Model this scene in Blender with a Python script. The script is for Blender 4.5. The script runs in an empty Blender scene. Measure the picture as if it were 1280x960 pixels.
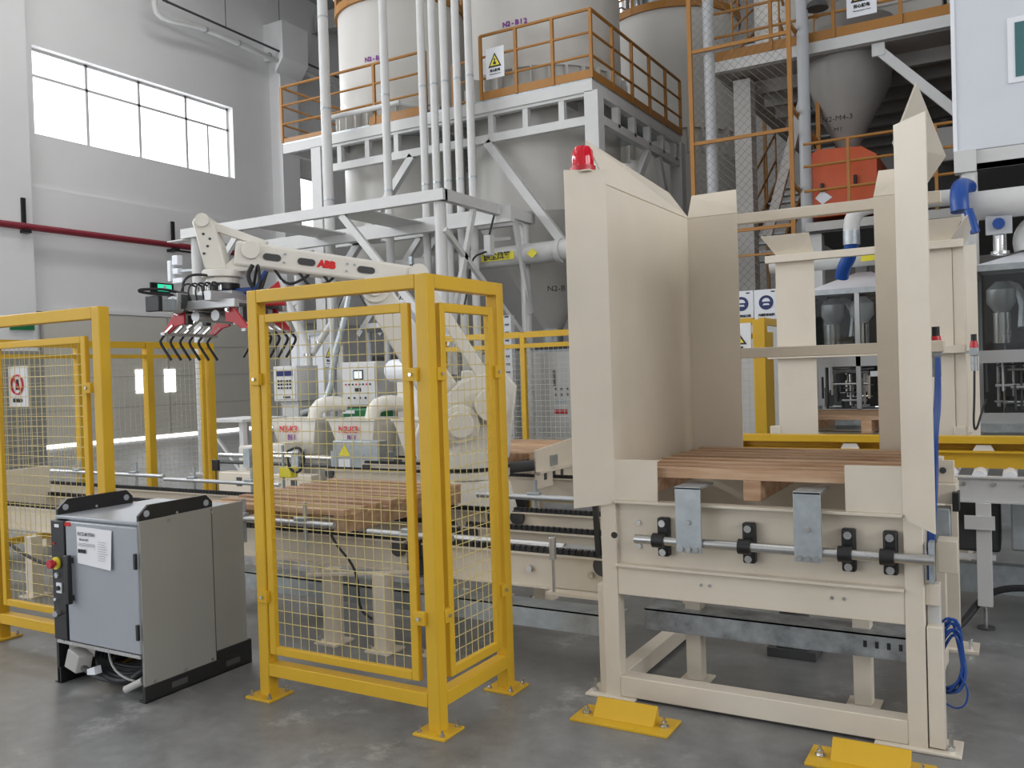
import bpy, math, random
from mathutils import Vector, Matrix
random.seed(7)
S = bpy.context.scene
COL = S.collection
PI = math.pi
# ------------------------------------------------------------------ camera
YAW, PIT, ROL = math.radians(30.0), math.radians(-0.817), math.radians(-1.771)
_F = Vector((-math.sin(YAW)*math.cos(PIT), math.cos(YAW)*math.cos(PIT), math.sin(PIT)))
_R0 = Vector((math.cos(YAW), math.sin(YAW), 0)); _U0 = _R0.cross(_F)
_R = _R0*math.cos(ROL) + _U0*math.sin(ROL); _U = _R.cross(_F)
cam = bpy.data.cameras.new('camera'); cam.sensor_width = 36; cam.lens = 36*1098.5/1280
cam.clip_start = 0.05; cam.clip_end = 200
co = bpy.data.objects.new('camera', cam); COL.objects.link(co); S.camera = co
mm = Matrix((( _R.x, _U.x, -_F.x, 0), (_R.y, _U.y, -_F.y, 0), (_R.z, _U.z, -_F.z, 1.62), (0, 0, 0, 1)))
co.matrix_world = mm
# ------------------------------------------------------------------ world, lights, exposure
w = bpy.data.worlds.new('overcast_sky'); S.world = w; w.use_nodes = True
w.node_tree.nodes['Background'].inputs[0].default_value = (0.93, 0.96, 1.0, 1)
w.node_tree.nodes['Background'].inputs[1].default_value = 1.0
S.view_settings.view_transform = 'Standard'; S.view_settings.look = 'None'
S.view_settings.gamma = 1; S.view_settings.use_curve_mapping = False
S.view_settings.exposure = -0.32
def area(name, loc, rot, sx, sy, power, col=(1, 1, 1)):
    l = bpy.data.lights.new(name, 'AREA'); l.shape = 'RECTANGLE'; l.size = sx; l.size_y = sy
    l.energy = power; l.color = col
    o = bpy.data.objects.new(name, l); COL.objects.link(o); o.location = loc; o.rotation_euler = rot
    return o
# roof lights: four strips along the hall
for i, x in enumerate((-17, -10.5, -4, 3.5)):
    area('roof_light', (x, 5, 14.6), (0, 0, 0), 1.4, 24, (850, 260, 220, 220)[i], (1.0, 0.985, 0.96))
# daylight through the open loading door in the near wall and the windows of the left wall
area('door_daylight', (-13.0, -8.9, 2.75), (math.radians(90), 0, 0), 12.5, 5.2, 680, (0.93, 0.96, 1.0))
area('window_or_fill_light', (-21.3, 16.8, 9.2), (0, math.radians(-90), 0), 2.2, 6.4, 500, (0.93, 0.96, 1.0))
area('window_or_fill_light', (-21.3, 4.0, 9.2), (0, math.radians(-90), 0), 2.2, 6.4, 900, (0.93, 0.96, 1.0))
area('window_or_fill_light', (-21.3, -4.0, 9.2), (0, math.radians(-90), 0), 2.2, 6.4, 900, (0.93, 0.96, 1.0))

# unseen window lamps added at the right wall to brighten faces turned right
for y in (-3.0, 5.0):
    area('window_or_fill_light', (13.3, y, 7.0), (0, math.radians(90), 0), 4.0, 7.0, 620, (0.97, 0.98, 1.0))

# ------------------------------------------------------------------ materials
MATS = {}
def mat(name, col, rough=0.5, metal=0.0, var=0.06, scale=3.0, bump=0.0, bscale=60, emit=None, trans=0, alpha=1, spec=0.5):
    m = bpy.data.materials.new(name); m.use_nodes = True; nt = m.node_tree; b = nt.nodes['Principled BSDF']
    b.inputs['Roughness'].default_value = rough; b.inputs['Metallic'].default_value = metal
    b.inputs['Specular IOR Level'].default_value = spec
    c = (*col, 1)
    if var > 0:
        tc = nt.nodes.new('ShaderNodeTexCoord'); n = nt.nodes.new('ShaderNodeTexNoise')
        n.inputs['Scale'].default_value = scale; n.inputs['Detail'].default_value = 5; n.inputs['Roughness'].default_value = 0.6
        nt.links.new(tc.outputs['Object'], n.inputs['Vector'])
        r = nt.nodes.new('ShaderNodeValToRGB')
        r.color_ramp.elements[0].position = 0.3; r.color_ramp.elements[1].position = 0.7
        r.color_ramp.elements[0].color = tuple(max(0, v*(1-var)) for v in col) + (1,)
        r.color_ramp.elements[1].color = tuple(min(1, v*(1+var)) for v in col) + (1,)
        nt.links.new(n.outputs['Fac'], r.inputs['Fac']); nt.links.new(r.outputs['Color'], b.inputs['Base Color'])
        mp = nt.nodes.new('ShaderNodeMapRange'); mp.inputs['To Min'].default_value = max(0.02, rough-0.08); mp.inputs['To Max'].default_value = min(1, rough+0.1)
        nt.links.new(n.outputs['Fac'], mp.inputs['Value']); nt.links.new(mp.outputs['Result'], b.inputs['Roughness'])
    else:
        b.inputs['Base Color'].default_value = c
    if bump > 0:
        tc2 = nt.nodes.new('ShaderNodeTexCoord'); n2 = nt.nodes.new('ShaderNodeTexNoise'); n2.inputs['Scale'].default_value = bscale
        nt.links.new(tc2.outputs['Object'], n2.inputs['Vector'])
        bp = nt.nodes.new('ShaderNodeBump'); bp.inputs['Strength'].default_value = bump; bp.inputs['Distance'].default_value = 0.01
        nt.links.new(n2.outputs['Fac'], bp.inputs['Height']); nt.links.new(bp.outputs['Normal'], b.inputs['Normal'])
    if emit:
        b.inputs['Emission Color'].default_value = (*emit[0], 1); b.inputs['Emission Strength'].default_value = emit[1]
    if trans:
        b.inputs['Transmission Weight'].default_value = trans
    if alpha < 1:
        b.inputs['Alpha'].default_value = alpha
    MATS[name] = m
    return m
CREAM = mat('cream_paint', (0.72, 0.65, 0.54), 0.33, var=0.04)
YEL = mat('yellow_paint', (0.66, 0.40, 0.025), 0.42, var=0.05, spec=0.35)
WIRE = mat('yellow_wire', (0.66, 0.55, 0.22), 0.4, var=0)
WIREF = mat('pale_wire', (0.58, 0.55, 0.45), 0.4, var=0)
WHITE = mat('white_steel', (0.60, 0.60, 0.59), 0.45, var=0.04)
SILOM = mat('silo_paint', (0.60, 0.585, 0.55), 0.4, var=0.04, scale=0.8)
ROBW = mat('robot_paint', (0.76, 0.73, 0.66), 0.32, var=0.03)
ORANGE = mat('orange_rail_paint', (0.37, 0.165, 0.03), 0.45, var=0.06)
MIXM = mat('mixer_orange', (0.58, 0.095, 0.025), 0.4, var=0.06)
GALV = mat('galvanised_steel', (0.42, 0.46, 0.48), 0.42, 0.6, var=0.16, scale=14)
GALVD = mat('stained_galvanised', (0.34, 0.37, 0.39), 0.4, 0.5, var=0.45, scale=9)
ALU = mat('aluminium', (0.50, 0.51, 0.52), 0.42, 0.6, var=0.05)
STEEL = mat('bright_steel', (0.55, 0.55, 0.54), 0.25, 0.9, var=0.08)
CHROME = mat('polished_steel', (0.8, 0.8, 0.8), 0.08, 1.0, var=0)
BLACK = mat('black_paint', (0.012, 0.012, 0.013), 0.4, var=0.1)
RUB = mat('black_rubber', (0.018, 0.018, 0.02), 0.6, var=0.1)
DARK = mat('dark_grey', (0.06, 0.06, 0.062), 0.5, var=0.15)
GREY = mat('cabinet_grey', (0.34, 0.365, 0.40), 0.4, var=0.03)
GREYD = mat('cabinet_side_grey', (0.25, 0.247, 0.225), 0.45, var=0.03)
SHADEG = mat('shade_grey', (0.30, 0.285, 0.265), 0.5, var=0.05)  # shade under the mezzanine put into the colour of hopper, deck and joists
CABW = mat('cabin_panel', (0.64, 0.67, 0.72), 0.4, var=0.02)
LGREY = mat('light_grey_panel', (0.50, 0.52, 0.54), 0.4, var=0.02)
CONC = mat('column_grey', (0.45, 0.44, 0.42), 0.7, var=0.05)
RED = mat('red_paint', (0.50, 0.02, 0.03), 0.35, var=0.05)
REDP = mat('red_pipe', (0.25, 0.025, 0.04), 0.45, var=0.08)
BLUE = mat('blue_hose', (0.01, 0.065, 0.30), 0.35, var=0.08)
SIGNW = mat('sign_white', (0.80, 0.82, 0.86), 0.35, var=0)
SIGNB = mat('sign_blue', (0.01, 0.02, 0.12), 0.4, var=0)
SIGNY = mat('sign_yellow', (0.85, 0.75, 0.05), 0.4, var=0)
SIGNK = mat('sign_black', (0.015, 0.015, 0.02), 0.5, var=0)
SIGNR = mat('sign_red', (0.65, 0.02, 0.04), 0.4, var=0)
SIGNP = mat('letter_purple', (0.22, 0.02, 0.30), 0.5, var=0)
LOGOR = mat('logo_red', (0.70, 0.02, 0.02), 0.4, var=0)
PAPER = mat('paper', (0.82, 0.82, 0.84), 0.6, var=0.02)
PRINT = mat('print_grey', (0.22, 0.22, 0.26), 0.6, var=0)
GREEN = mat('green_paint', (0.01, 0.18, 0.06), 0.4, var=0.05)
DGREEN = mat('dark_green', (0.01, 0.06, 0.035), 0.5, var=0.05)
EXITG = mat('exit_sign_lit', (0.02, 0.6, 0.35), 0.4, var=0, emit=((0.05, 0.9, 0.5), 0.9))
SKYP = mat('daylit_pane', (0.9, 0.9, 0.9), 0.3, var=0, emit=((0.95, 0.97, 1.0), 3.4))
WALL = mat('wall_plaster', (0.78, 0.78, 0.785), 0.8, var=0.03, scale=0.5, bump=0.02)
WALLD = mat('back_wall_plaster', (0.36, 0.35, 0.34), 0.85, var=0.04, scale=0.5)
DOORM = mat('door_panel', (0.62, 0.60, 0.54), 0.6, var=0.03, scale=1)
CEILM = mat('ceiling_deck', (0.45, 0.45, 0.45), 0.8, var=0.03)
SCREEN = mat('screen', (0.75, 0.82, 0.9), 0.2, var=0, emit=((0.8, 0.9, 1), 0.5))
NET = mat('netting_wire', (0.20, 0.17, 0.13), 0.5, 0.3, var=0)
GLASST = mat('tinted_window', (0.06, 0.16, 0.17), 0.08, var=0)
def glass(name, col, alpha):
    m = bpy.data.materials.new(name); m.use_nodes = True; nt = m.node_tree; nt.nodes.remove(nt.nodes['Principled BSDF'])
    t = nt.nodes.new('ShaderNodeBsdfTransparent'); t.inputs[0].default_value = (*col, 1)
    gl = nt.nodes.new('ShaderNodeBsdfGlossy'); gl.inputs['Roughness'].default_value = 0.04
    fr = nt.nodes.new('ShaderNodeFresnel'); fr.inputs[0].default_value = 1.5
    mx = nt.nodes.new('ShaderNodeMixShader')
    nt.links.new(fr.outputs[0], mx.inputs[0]); nt.links.new(t.outputs[0], mx.inputs[1]); nt.links.new(gl.outputs[0], mx.inputs[2])
    nt.links.new(mx.outputs[0], nt.nodes['Material Output'].inputs[0])
    return m
GLASS = glass('enclosure_glass', (0.90, 0.92, 0.92), 0.3)
def lamp_red():
    m = mat('beacon_red', (0.60, 0.006, 0.02), 0.12, var=0, emit=((0.8, 0.01, 0.03), 0.06)); return m
BEACON = lamp_red()
def wood():
    m = bpy.data.materials.new('pallet_wood'); m.use_nodes = True; nt = m.node_tree; b = nt.nodes['Principled BSDF']
    tc = nt.nodes.new('ShaderNodeTexCoord'); mp = nt.nodes.new('ShaderNodeMapping'); mp.inputs['Scale'].default_value = (1.2, 7, 9)
    oi = nt.nodes.new('ShaderNodeObjectInfo'); add = nt.nodes.new('ShaderNodeVectorMath'); add.operation = 'ADD'
    sc = nt.nodes.new('ShaderNodeVectorMath'); sc.operation = 'SCALE'; sc.inputs[0].default_value = (7.3, 11.1, 5.7)
    nt.links.new(oi.outputs['Random'], sc.inputs['Scale'])
    nt.links.new(tc.outputs['Object'], add.inputs[0]); nt.links.new(sc.outputs[0], add.inputs[1])
    nt.links.new(add.outputs[0], mp.inputs['Vector'])
    n = nt.nodes.new('ShaderNodeTexNoise'); n.inputs['Scale'].default_value = 2.5; n.inputs['Detail'].default_value = 6
    nt.links.new(mp.outputs[0], n.inputs['Vector'])
    r = nt.nodes.new('ShaderNodeValToRGB'); e = r.color_ramp.elements
    e[0].position = 0.3; e[0].color = (0.42, 0.24, 0.13, 1); e[1].position = 0.7; e[1].color = (0.66, 0.46, 0.31, 1)
    nt.links.new(n.outputs['Fac'], r.inputs['Fac'])
    hs = nt.nodes.new('ShaderNodeHueSaturation'); mr = nt.nodes.new('ShaderNodeMapRange')
    mr.inputs['To Min'].default_value = 0.82; mr.inputs['To Max'].default_value = 1.12
    nt.links.new(oi.outputs['Random'], mr.inputs['Value']); nt.links.new(mr.outputs[0], hs.inputs['Value'])
    nt.links.new(r.outputs[0], hs.inputs['Color']); nt.links.new(hs.outputs[0], b.inputs['Base Color'])
    b.inputs['Roughness'].default_value = 0.75
    return m
WOOD = wood()
def floor_mat():
    m = bpy.data.materials.new('polished_concrete'); m.use_nodes = True; nt = m.node_tree; b = nt.nodes['Principled BSDF']
    tc = nt.nodes.new('ShaderNodeTexCoord')
    def noise(s, d, ro=0.6):
        n = nt.nodes.new('ShaderNodeTexNoise'); n.inputs['Scale'].default_value = s; n.inputs['Detail'].default_value = d; n.inputs['Roughness'].default_value = ro
        nt.links.new(tc.outputs['Object'], n.inputs['Vector']); return n
    a = noise(0.9, 8, 0.65); c = noise(7, 6, 0.7)
    mx = nt.nodes.new('ShaderNodeMix'); mx.data_type = 'FLOAT'; mx.inputs[0].default_value = 0.4
    nt.links.new(a.outputs['Fac'], mx.inputs[2]); nt.links.new(c.outputs['Fac'], mx.inputs[3])
    r = nt.nodes.new('ShaderNodeValToRGB'); e = r.color_ramp.elements
    e[0].position = 0.38; e[0].color = (0.125, 0.126, 0.125, 1); e[1].position = 0.62; e[1].color = (0.25, 0.252, 0.25, 1)
    nt.links.new(mx.outputs[0], r.inputs['Fac'])
    # pale scuffs: sparse bright flecks
    sc = noise(2.2, 10, 0.78); r2 = nt.nodes.new('ShaderNodeValToRGB'); e2 = r2.color_ramp.elements
    e2[0].position = 0.56; e2[0].color = (0, 0, 0, 1); e2[1].position = 0.68; e2[1].color = (0.55, 0.55, 0.55, 1)
    nt.links.new(sc.outputs['Fac'], r2.inputs['Fac'])
    mc = nt.nodes.new('ShaderNodeMix'); mc.data_type = 'RGBA'; mc.inputs[7].default_value = (0.46, 0.46, 0.45, 1)
    nt.links.new(r2.outputs[0], mc.inputs[0]); nt.links.new(r.outputs[0], mc.inputs[6])
    nt.links.new(mc.outputs[2], b.inputs['Base Color'])
    mr = nt.nodes.new('ShaderNodeMapRange'); mr.inputs['To Min'].default_value = 0.24; mr.inputs['To Max'].default_value = 0.5
    nt.links.new(c.outputs['Fac'], mr.inputs['Value']); nt.links.new(mr.outputs[0], b.inputs['Roughness'])
    bp = nt.nodes.new('ShaderNodeBump'); bp.inputs['Strength'].default_value = 0.05; bp.inputs['Distance'].default_value = 0.01
    nt.links.new(c.outputs['Fac'], bp.inputs['Height']); nt.links.new(bp.outputs[0], b.inputs['Normal'])
    return m
FLOORM = floor_mat()

# ------------------------------------------------------------------ mesh helpers
ORG = {}
class MB:
    def __init__(s): s.v = []; s.f = []
    def box(s, x0, x1, y0, y1, z0, z1):
        i = len(s.v)
        s.v += [(x, y, z) for z in (z0, z1) for y in (y0, y1) for x in (x0, x1)]
        s.f += [tuple(i+k for k in q) for q in ((0, 2, 3, 1), (4, 5, 7, 6), (0, 1, 5, 4), (2, 6, 7, 3), (0, 4, 6, 2), (1, 3, 7, 5))]
        return s
    def hull8(s, p):     # p: 8 points, bottom ring of 4 then top ring of 4
        i = len(s.v); s.v += [tuple(q) for q in p]
        s.f += [tuple(i+k for k in q) for q in ((3, 2, 1, 0), (4, 5, 6, 7), (0, 1, 5, 4), (1, 2, 6, 5), (2, 3, 7, 6), (3, 0, 4, 7))]
        return s
    def bar(s, p, q, w, h=None, up=(0, 0, 1)):
        h = h or w; p = Vector(p); q = Vector(q); d = (q-p).normalized(); u = Vector(up)
        if abs(d.dot(u)) > 0.98: u = Vector((0, 1, 0))
        a = d.cross(u).normalized(); b = a.cross(d)
        ring = [a*w/2*i + b*h/2*j for i, j in ((-1, -1), (1, -1), (1, 1), (-1, 1))]
        return s.hull8([p+r for r in ring] + [q+r for r in ring])
    def cyl(s, p, q, r, r2=None, n=14, caps=True):
        r2 = r if r2 is None else r2
        p = Vector(p); q = Vector(q); d = (q-p).normalized()
        u = Vector((0, 0, 1)) if abs(d.z) < 0.95 else Vector((1, 0, 0))
        a = d.cross(u).normalized(); b = d.cross(a); i = len(s.v)
        for c, rr in ((p, r), (q, r2)):
            s.v += [tuple(c + (a*math.cos(2*PI*k/n) + b*math.sin(2*PI*k/n))*rr) for k in range(n)]
        s.f += [(i+k, i+(k+1) % n, i+n+(k+1) % n, i+n+k) for k in range(n)]
        if caps: s.f += [tuple(i+k for k in range(n-1, -1, -1)), tuple(i+n+k for k in range(n))]
        return s
    def tube(s, pts, r, n=8, smooth=0):
        P = [Vector(p) for p in pts]
        for _ in range(smooth):
            Q = [P[0]]
            for a, b in zip(P, P[1:]): Q += [a*0.75+b*0.25, a*0.25+b*0.75]
            P = Q + [P[-1]]
        i0 = len(s.v); prev = None
        for k, p in enumerate(P):
            d = ((P[k+1] if k+1 < len(P) else p) - (P[k-1] if k else p)).normalized()
            if prev is None:
                u = Vector((0, 0, 1)) if abs(d.z) < 0.9 else Vector((1, 0, 0)); a = d.cross(u).normalized()
            else:
                a = (prev - d*prev.dot(d)).normalized()
            prev = a; b = d.cross(a)
            s.v += [tuple(p + (a*math.cos(2*PI*j/n) + b*math.sin(2*PI*j/n))*r) for j in range(n)]
        for k in range(len(P)-1):
            o = i0+k*n
            s.f += [(o+j, o+(j+1) % n, o+n+(j+1) % n, o+n+j) for j in range(n)]
        s.f += [tuple(i0+j for j in range(n-1, -1, -1)), tuple(i0+(len(P)-1)*n+j for j in range(n))]
        return s
    def plate(s, pts, t):    # polygon with thickness t along its normal
        P = [Vector(p) for p in pts]; nrm = Vector((0, 0, 0))
        for a, b in zip(P, P[1:]+P[:1]): nrm += a.cross(b)
        nrm.normalize(); i = len(s.v); n = len(P)
        s.v += [tuple(p) for p in P] + [tuple(p - nrm*t) for p in P]
        s.f.append(tuple(i+k for k in range(n))); s.f.append(tuple(i+n+k for k in range(n-1, -1, -1)))
        s.f += [(i+(k+1) % n, i+k, i+n+k, i+n+(k+1) % n) for k in range(n)]
        return s
    def lathe(s, prof, c, n=32, caps=True):
        i = len(s.v); c = Vector(c)
        for r, z in prof:
            s.v += [(c.x+r*math.cos(2*PI*k/n), c.y+r*math.sin(2*PI*k/n), c.z+z) for k in range(n)]
        for m_ in range(len(prof)-1):
            o = i+m_*n
            s.f += [(o+k, o+(k+1) % n, o+n+(k+1) % n, o+n+k) for k in range(n)]
        if caps:
            s.f += [tuple(i+k for k in range(n-1, -1, -1)), tuple(i+(len(prof)-1)*n+k for k in range(n))]
        return s
    def build(s, name, m, parent=None, bev=0, kind=None, label=None):
        me = bpy.data.meshes.new(name)
        off = ORG.get(parent, Vector((0, 0, 0))) if parent else Vector((0, 0, 0))
        me.from_pydata([tuple(Vector(v)-off) for v in s.v], [], s.f); me.update()
        me.materials.append(m); me.shade_smooth(); me.set_sharp_from_angle(angle=math.radians(38))
        o = bpy.data.objects.new(name, me); COL.objects.link(o)
        if parent: o.parent = parent
        ORG[o] = off
        if bev:
            b = o.modifiers.new('bevel', 'BEVEL'); b.width = bev; b.segments = 2; b.limit_method = 'ANGLE'; b.angle_limit = math.radians(50)
        if kind: o['kind'] = kind
        if label: o['label'] = label
        return o
def B(name, m, parent, *a, bev=0, kind=None, label=None): return MB().box(*a).build(name, m, parent, bev, kind, label)
def BAR(name, m, parent, p, q, w, h=None, bev=0, up=(0, 0, 1)): return MB().bar(p, q, w, h, up).build(name, m, parent, bev)
def CYL(name, m, parent, p, q, r, r2=None, n=14): return MB().cyl(p, q, r, r2, n).build(name, m, parent)
def TUBE(name, m, parent, pts, r, n=8, smooth=2): return MB().tube(pts, r, n, smooth).build(name, m, parent)
def PLATE(name, m, parent, pts, t, bev=0): return MB().plate(pts, t).build(name, m, parent, bev)
def thing(name, label, cat, loc=(0, 0, 0), rz=0, group=None, local=False):
    o = bpy.data.objects.new(name, None); COL.objects.link(o); o.location = loc; o.rotation_euler = (0, 0, rz)
    o.empty_display_size = 0.1
    o['label'] = label; o['category'] = cat
    if group: o['group'] = group
    ORG[o] = Vector((0, 0, 0)) if (local or rz) else Vector(loc)
    return o
def tag(o, label, cat, group=None):
    o['label'] = label; o['category'] = cat
    if group: o['group'] = group
    return o
def struct(o): o['kind'] = 'structure'; return o
def copy_tree(o, parent=None):
    c = o.copy(); COL.objects.link(c); c.parent = parent
    for ch in o.children: copy_tree(ch, c)
    return c
_dg = None
def text(st, size, m, parent, loc, xdir=(1, 0, 0), updir=(0, 0, 1), name='lettering', ext=0.002, align='CENTER', bold=0.0):
    cu = bpy.data.curves.new('txt', 'FONT'); cu.body = st; cu.size = size; cu.align_x = align; cu.align_y = 'CENTER'
    cu.extrude = ext; cu.offset = bold; cu.resolution_u = 2
    t = bpy.data.objects.new('txt', cu); COL.objects.link(t)
    bpy.context.view_layer.update()
    me = bpy.data.meshes.new_from_object(t.evaluated_get(bpy.context.evaluated_depsgraph_get()))
    bpy.data.objects.remove(t); bpy.data.curves.remove(cu)
    x = Vector(xdir).normalized(); z = Vector(updir).normalized(); n = x.cross(z)
    R = Matrix(((x.x, z.x, n.x, 0), (x.y, z.y, n.y, 0), (x.z, z.z, n.z, 0), (0, 0, 0, 1)))
    off = ORG.get(parent, Vector((0, 0, 0)))
    me.transform(Matrix.Translation(Vector(loc)-off) @ R)
    me.materials.clear(); me.materials.append(m); me.name = name
    o = bpy.data.objects.new(name, me); COL.objects.link(o); o.parent = parent; ORG[o] = off
    return o
# ------------------------------------------------------------------ the hall
fl = struct(B('floor', FLOORM, None, -24, 14, -9, 32, -0.2, 0))
# wall with window openings: built from solid pieces
def wall_left():
    m = MB(); X0, X1 = -22.0, -21.6
    wins = [(-7.2, -0.8), (0.8, 7.2), (13.5, 20.1)]
    m.box(X0, X1, -9, 32, 10.32, 15); m.box(X0, X1, -9, 32, 0, 8.06)
    y = -9
    for a, b in wins:
        m.box(X0, X1, y, a, 8.06, 10.32); y = b
    m.box(X0, X1, y, 32, 8.06, 10.32)
    return m
wl = struct(wall_left().build('wall_left', WALL))
# slightly proud plinth band, ledges and pilasters of the left wall
struct(B('trim_1', WALL, None, -21.6, -21.52, 13.25, 21.8, 5.72, 6.68))
struct(B('trim_2', WALL, None, -21.6, -21.50, 13.3, 32, 3.52, 3.62))
p1 = struct(MB().box(-21.6, -21.1, 21.75, 22.55, 0, 12.2).box(-21.6, -20.75, 21.55, 22.75, 12.2, 13.4).build('trim_3', WALL))
struct(MB().box(-21.6, -21.35, 12.2, 13.2, 0, 15).build('trim_4', WALL))
struct(MB().plate([(-21.1, 21.55, 12.2), (-20.75, 21.55, 12.2), (-21.1, 21.55, 11.75)], -1.2).build('trim_5', WALL))
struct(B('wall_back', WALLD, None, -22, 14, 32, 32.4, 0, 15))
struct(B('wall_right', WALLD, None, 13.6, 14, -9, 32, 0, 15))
m = MB().box(-22, -19.3, -9.4, -9, 0, 15).box(-6.7, 14, -9.4, -9, 0, 15).box(-19.3, -6.7, -9.4, -9, 5.4, 15)
struct(m.build('wall_near', WALL))
struct(B('ceiling', CEILM, None, -22, 14, -9.4, 32.4, 15, 15.2))
# windows: frame, mullions, panes
def window(name, y0, y1, z0, z1, cuts, zt):
    fr = MB(); X = -21.86
    for a, b in ((z0, z0+0.07), (z1-0.07, z1)): fr.box(X-0.04, X+0.04, y0, y1, a, b)
    for a in (y0, y1-0.07): fr.box(X-0.04, X+0.04, a, a+0.07, z0, z1)
    f = struct(fr.build(name, WHITE))
    mm_ = [('transom', MB().box(X-0.04, X+0.04, y0, y1, zt-0.035, zt+0.035))]
    for c in cuts: mm_.append(('mullion', MB().box(X-0.04, X+0.04, c-0.04, c+0.04, z0, z1)))
    for n_, q in mm_: q.build(n_, WHITE, f)
    es = [y0]+list(cuts)+[y1]
    for a, b in zip(es, es[1:]):
        for c, d in ((z0+0.03, zt), (zt, z1-0.03)):
            B('pane', SKYP, f, X-0.006, X+0.006, a+0.04, b-0.04, c, d)
    # casement stile in the last bay
    B('stile', WHITE, f, X-0.03, X+0.03, (es[-2]+es[-1])/2-0.03, (es[-2]+es[-1])/2+0.03, z0, zt)
    return f
window('window_1', 13.5, 20.1, 8.06, 10.32, (15.15, 16.8, 18.45), 9.62)
window('window_2', 0.8, 7.2, 8.06, 10.32, (2.4, 4.0, 5.6), 9.62)
window('window_3', -7.2, -0.8, 8.06, 10.32, (-5.6, -4.0, -2.4), 9.62)
for i, y in enumerate((-3.0, 5.0)):  # added unseen windows to go with the right wall fill lamps
    f = struct(MB().box(13.54, 13.6, y-3.5, y-3.42, 5, 9).box(13.54, 13.6, y+3.42, y+3.5, 5, 9).box(13.54, 13.6, y-3.5, y+3.5, 8.92, 9).box(13.54, 13.6, y-3.5, y+3.5, 5, 5.08).build('window_%d' % (5+i), WHITE))
    for k in range(4): B('pane', SKYP, f, 13.56, 13.58, y-3.42+k*1.71, y-3.42+k*1.71+1.67, 5.08, 8.92)
# far end of the left wall: a lit window behind the pilaster
f = struct(MB().box(-21.6, -21.5, 22.9, 22.98, 6.7, 8.6).box(-21.6, -21.5, 24.3, 24.38, 6.7, 8.6).box(-21.6, -21.5, 22.9, 24.38, 8.55, 8.63).box(-21.6, -21.5, 22.9, 24.38, 6.66, 6.74).build('window_4', WHITE))
B('pane', SKYP, f, -21.57, -21.55, 22.98, 24.3, 6.74, 8.55)
# sectional door in the left wall with two small lit windows and a lit gap at the floor
d = struct(MB().box(-21.6, -21.52, 13.4, 21.6, 0.1, 3.5).build('door_1', DOORM))
for a, b in ((16.12, 16.5), (17.08, 17.46)): B('pane', SKYP, d, -21.53, -21.5, a, b, 1.33, 2.0)
for z in (0.95, 1.8, 2.65): B('seam', CONC, d, -21.53, -21.512, 13.4, 21.6, z, z+0.02)
for y in (13.4, 17.2, 21.5): B('guide', CONC, d, -21.53, -21.50, y, y+0.06, 0.1, 3.5)
B('floor_gap', SKYP, d, -21.55, -21.51, 13.4, 21.6, 0.005, 0.1)

# ------------------------------------------------------------------ yellow safety fences
def wire_panel(parent, p0, p1, z0, z1, sp=0.052, spz=0.06, r=0.0021, name='wire_mesh', m_=None):
    m = MB(); p0 = Vector((*p0, 0)); p1 = Vector((*p1, 0)); L = (p1-p0).length; d = (p1-p0).normalized(); n = Vector((-d.y, d.x, 0))
    k = max(1, int(L/sp))
    for i in range(1, k):
        q = p0+d*(L*i/k); m.cyl((q.x, q.y, z0), (q.x, q.y, z1), r, n=4, caps=False)
    kz = max(1, int((z1-z0)/spz))
    for i in range(1, kz):
        z = z0+(z1-z0)*i/kz; a = p0+n*0.004; b = p1+n*0.004
        m.cyl((a.x, a.y, z), (b.x, b.y, z), r, n=4, caps=False)
    return m.build(name, m_ or WIRE, parent, kind='stuff')
def mesh_frame(parent, p0, p1, z0, z1, b=0.042, sp=0.052, spz=0.06, wires=True, r=0.0021, bev=0.004):
    # framed mesh panel: four frame bars and its wire mesh
    a = Vector((*p0, 0)); c = Vector((*p1, 0)); d = (c-a).normalized()
    def P(q, z): return (q.x, q.y, z)
    h = b/2
    BAR('panel_stile', YEL, parent, P(a+d*h, z0), P(a+d*h, z1), b, 0.03, bev, up=(-d.y, d.x, 0))
    BAR('panel_stile', YEL, parent, P(c-d*h, z0), P(c-d*h, z1), b, 0.03, bev, up=(-d.y, d.x, 0))
    BAR('panel_rail', YEL, parent, P(a+d*b, z0+h), P(c-d*b, z0+h), 0.03, b, bev)
    BAR('panel_rail', YEL, parent, P(a+d*b, z1-h), P(c-d*b, z1-h), 0.03, b, bev)
    if wires: wire_panel(parent, (a+d*b)[:2], (c-d*b)[:2], z0+b, z1-b, sp, spz, r)
def post(parent, x, y, h=2.07, w=0.066, plate=True, bev=0.005):
    MB().box(x-w/2, x+w/2, y-w/2, y+w/2, 0, h).build('post', YEL, parent, bev)
    if plate:
        pl = B('base_plate', YEL, parent, x-0.085, x+0.085, y-0.085, y+0.085, 0, 0.012, bev=0.002)
        for sx in (-1, 1):
            for sy in (-1, 1):
                MB().cyl((x+sx*0.062, y+sy*0.062, 0.012), (x+sx*0.062, y+sy*0.062, 0.022), 0.012, n=6).cyl((x+sx*0.062, y+sy*0.062, 0.02), (x+sx*0.062, y+sy*0.062, 0.04), 0.006, n=6).build('anchor_bolt', STEEL, pl)
def lug(parent, x, y, z, along='x'):
    if along == 'x': o = B('hinge_lug', YEL, parent, x-0.03, x+0.03, y-0.02, y+0.005, z-0.03, z+0.03, bev=0.002)
    else: o = B('hinge_lug', YEL, parent, x-0.005, x+0.02, y-0.03, y+0.03, z-0.03, z+0.03, bev=0.002)
    if along == 'x': CYL('bolt', STEEL, o, (x, y-0.03, z), (x, y-0.02, z), 0.009, n=6)
    else: CYL('bolt', STEEL, o, (x+0.02, y, z), (x+0.03, y, z), 0.009, n=6)
fc = thing('safety_fence', 'yellow corner safety fence with two wire mesh panels standing in front of the robot cell', 'fence', (-2.3, 3.23, 0))
YF = 3.233
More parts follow.
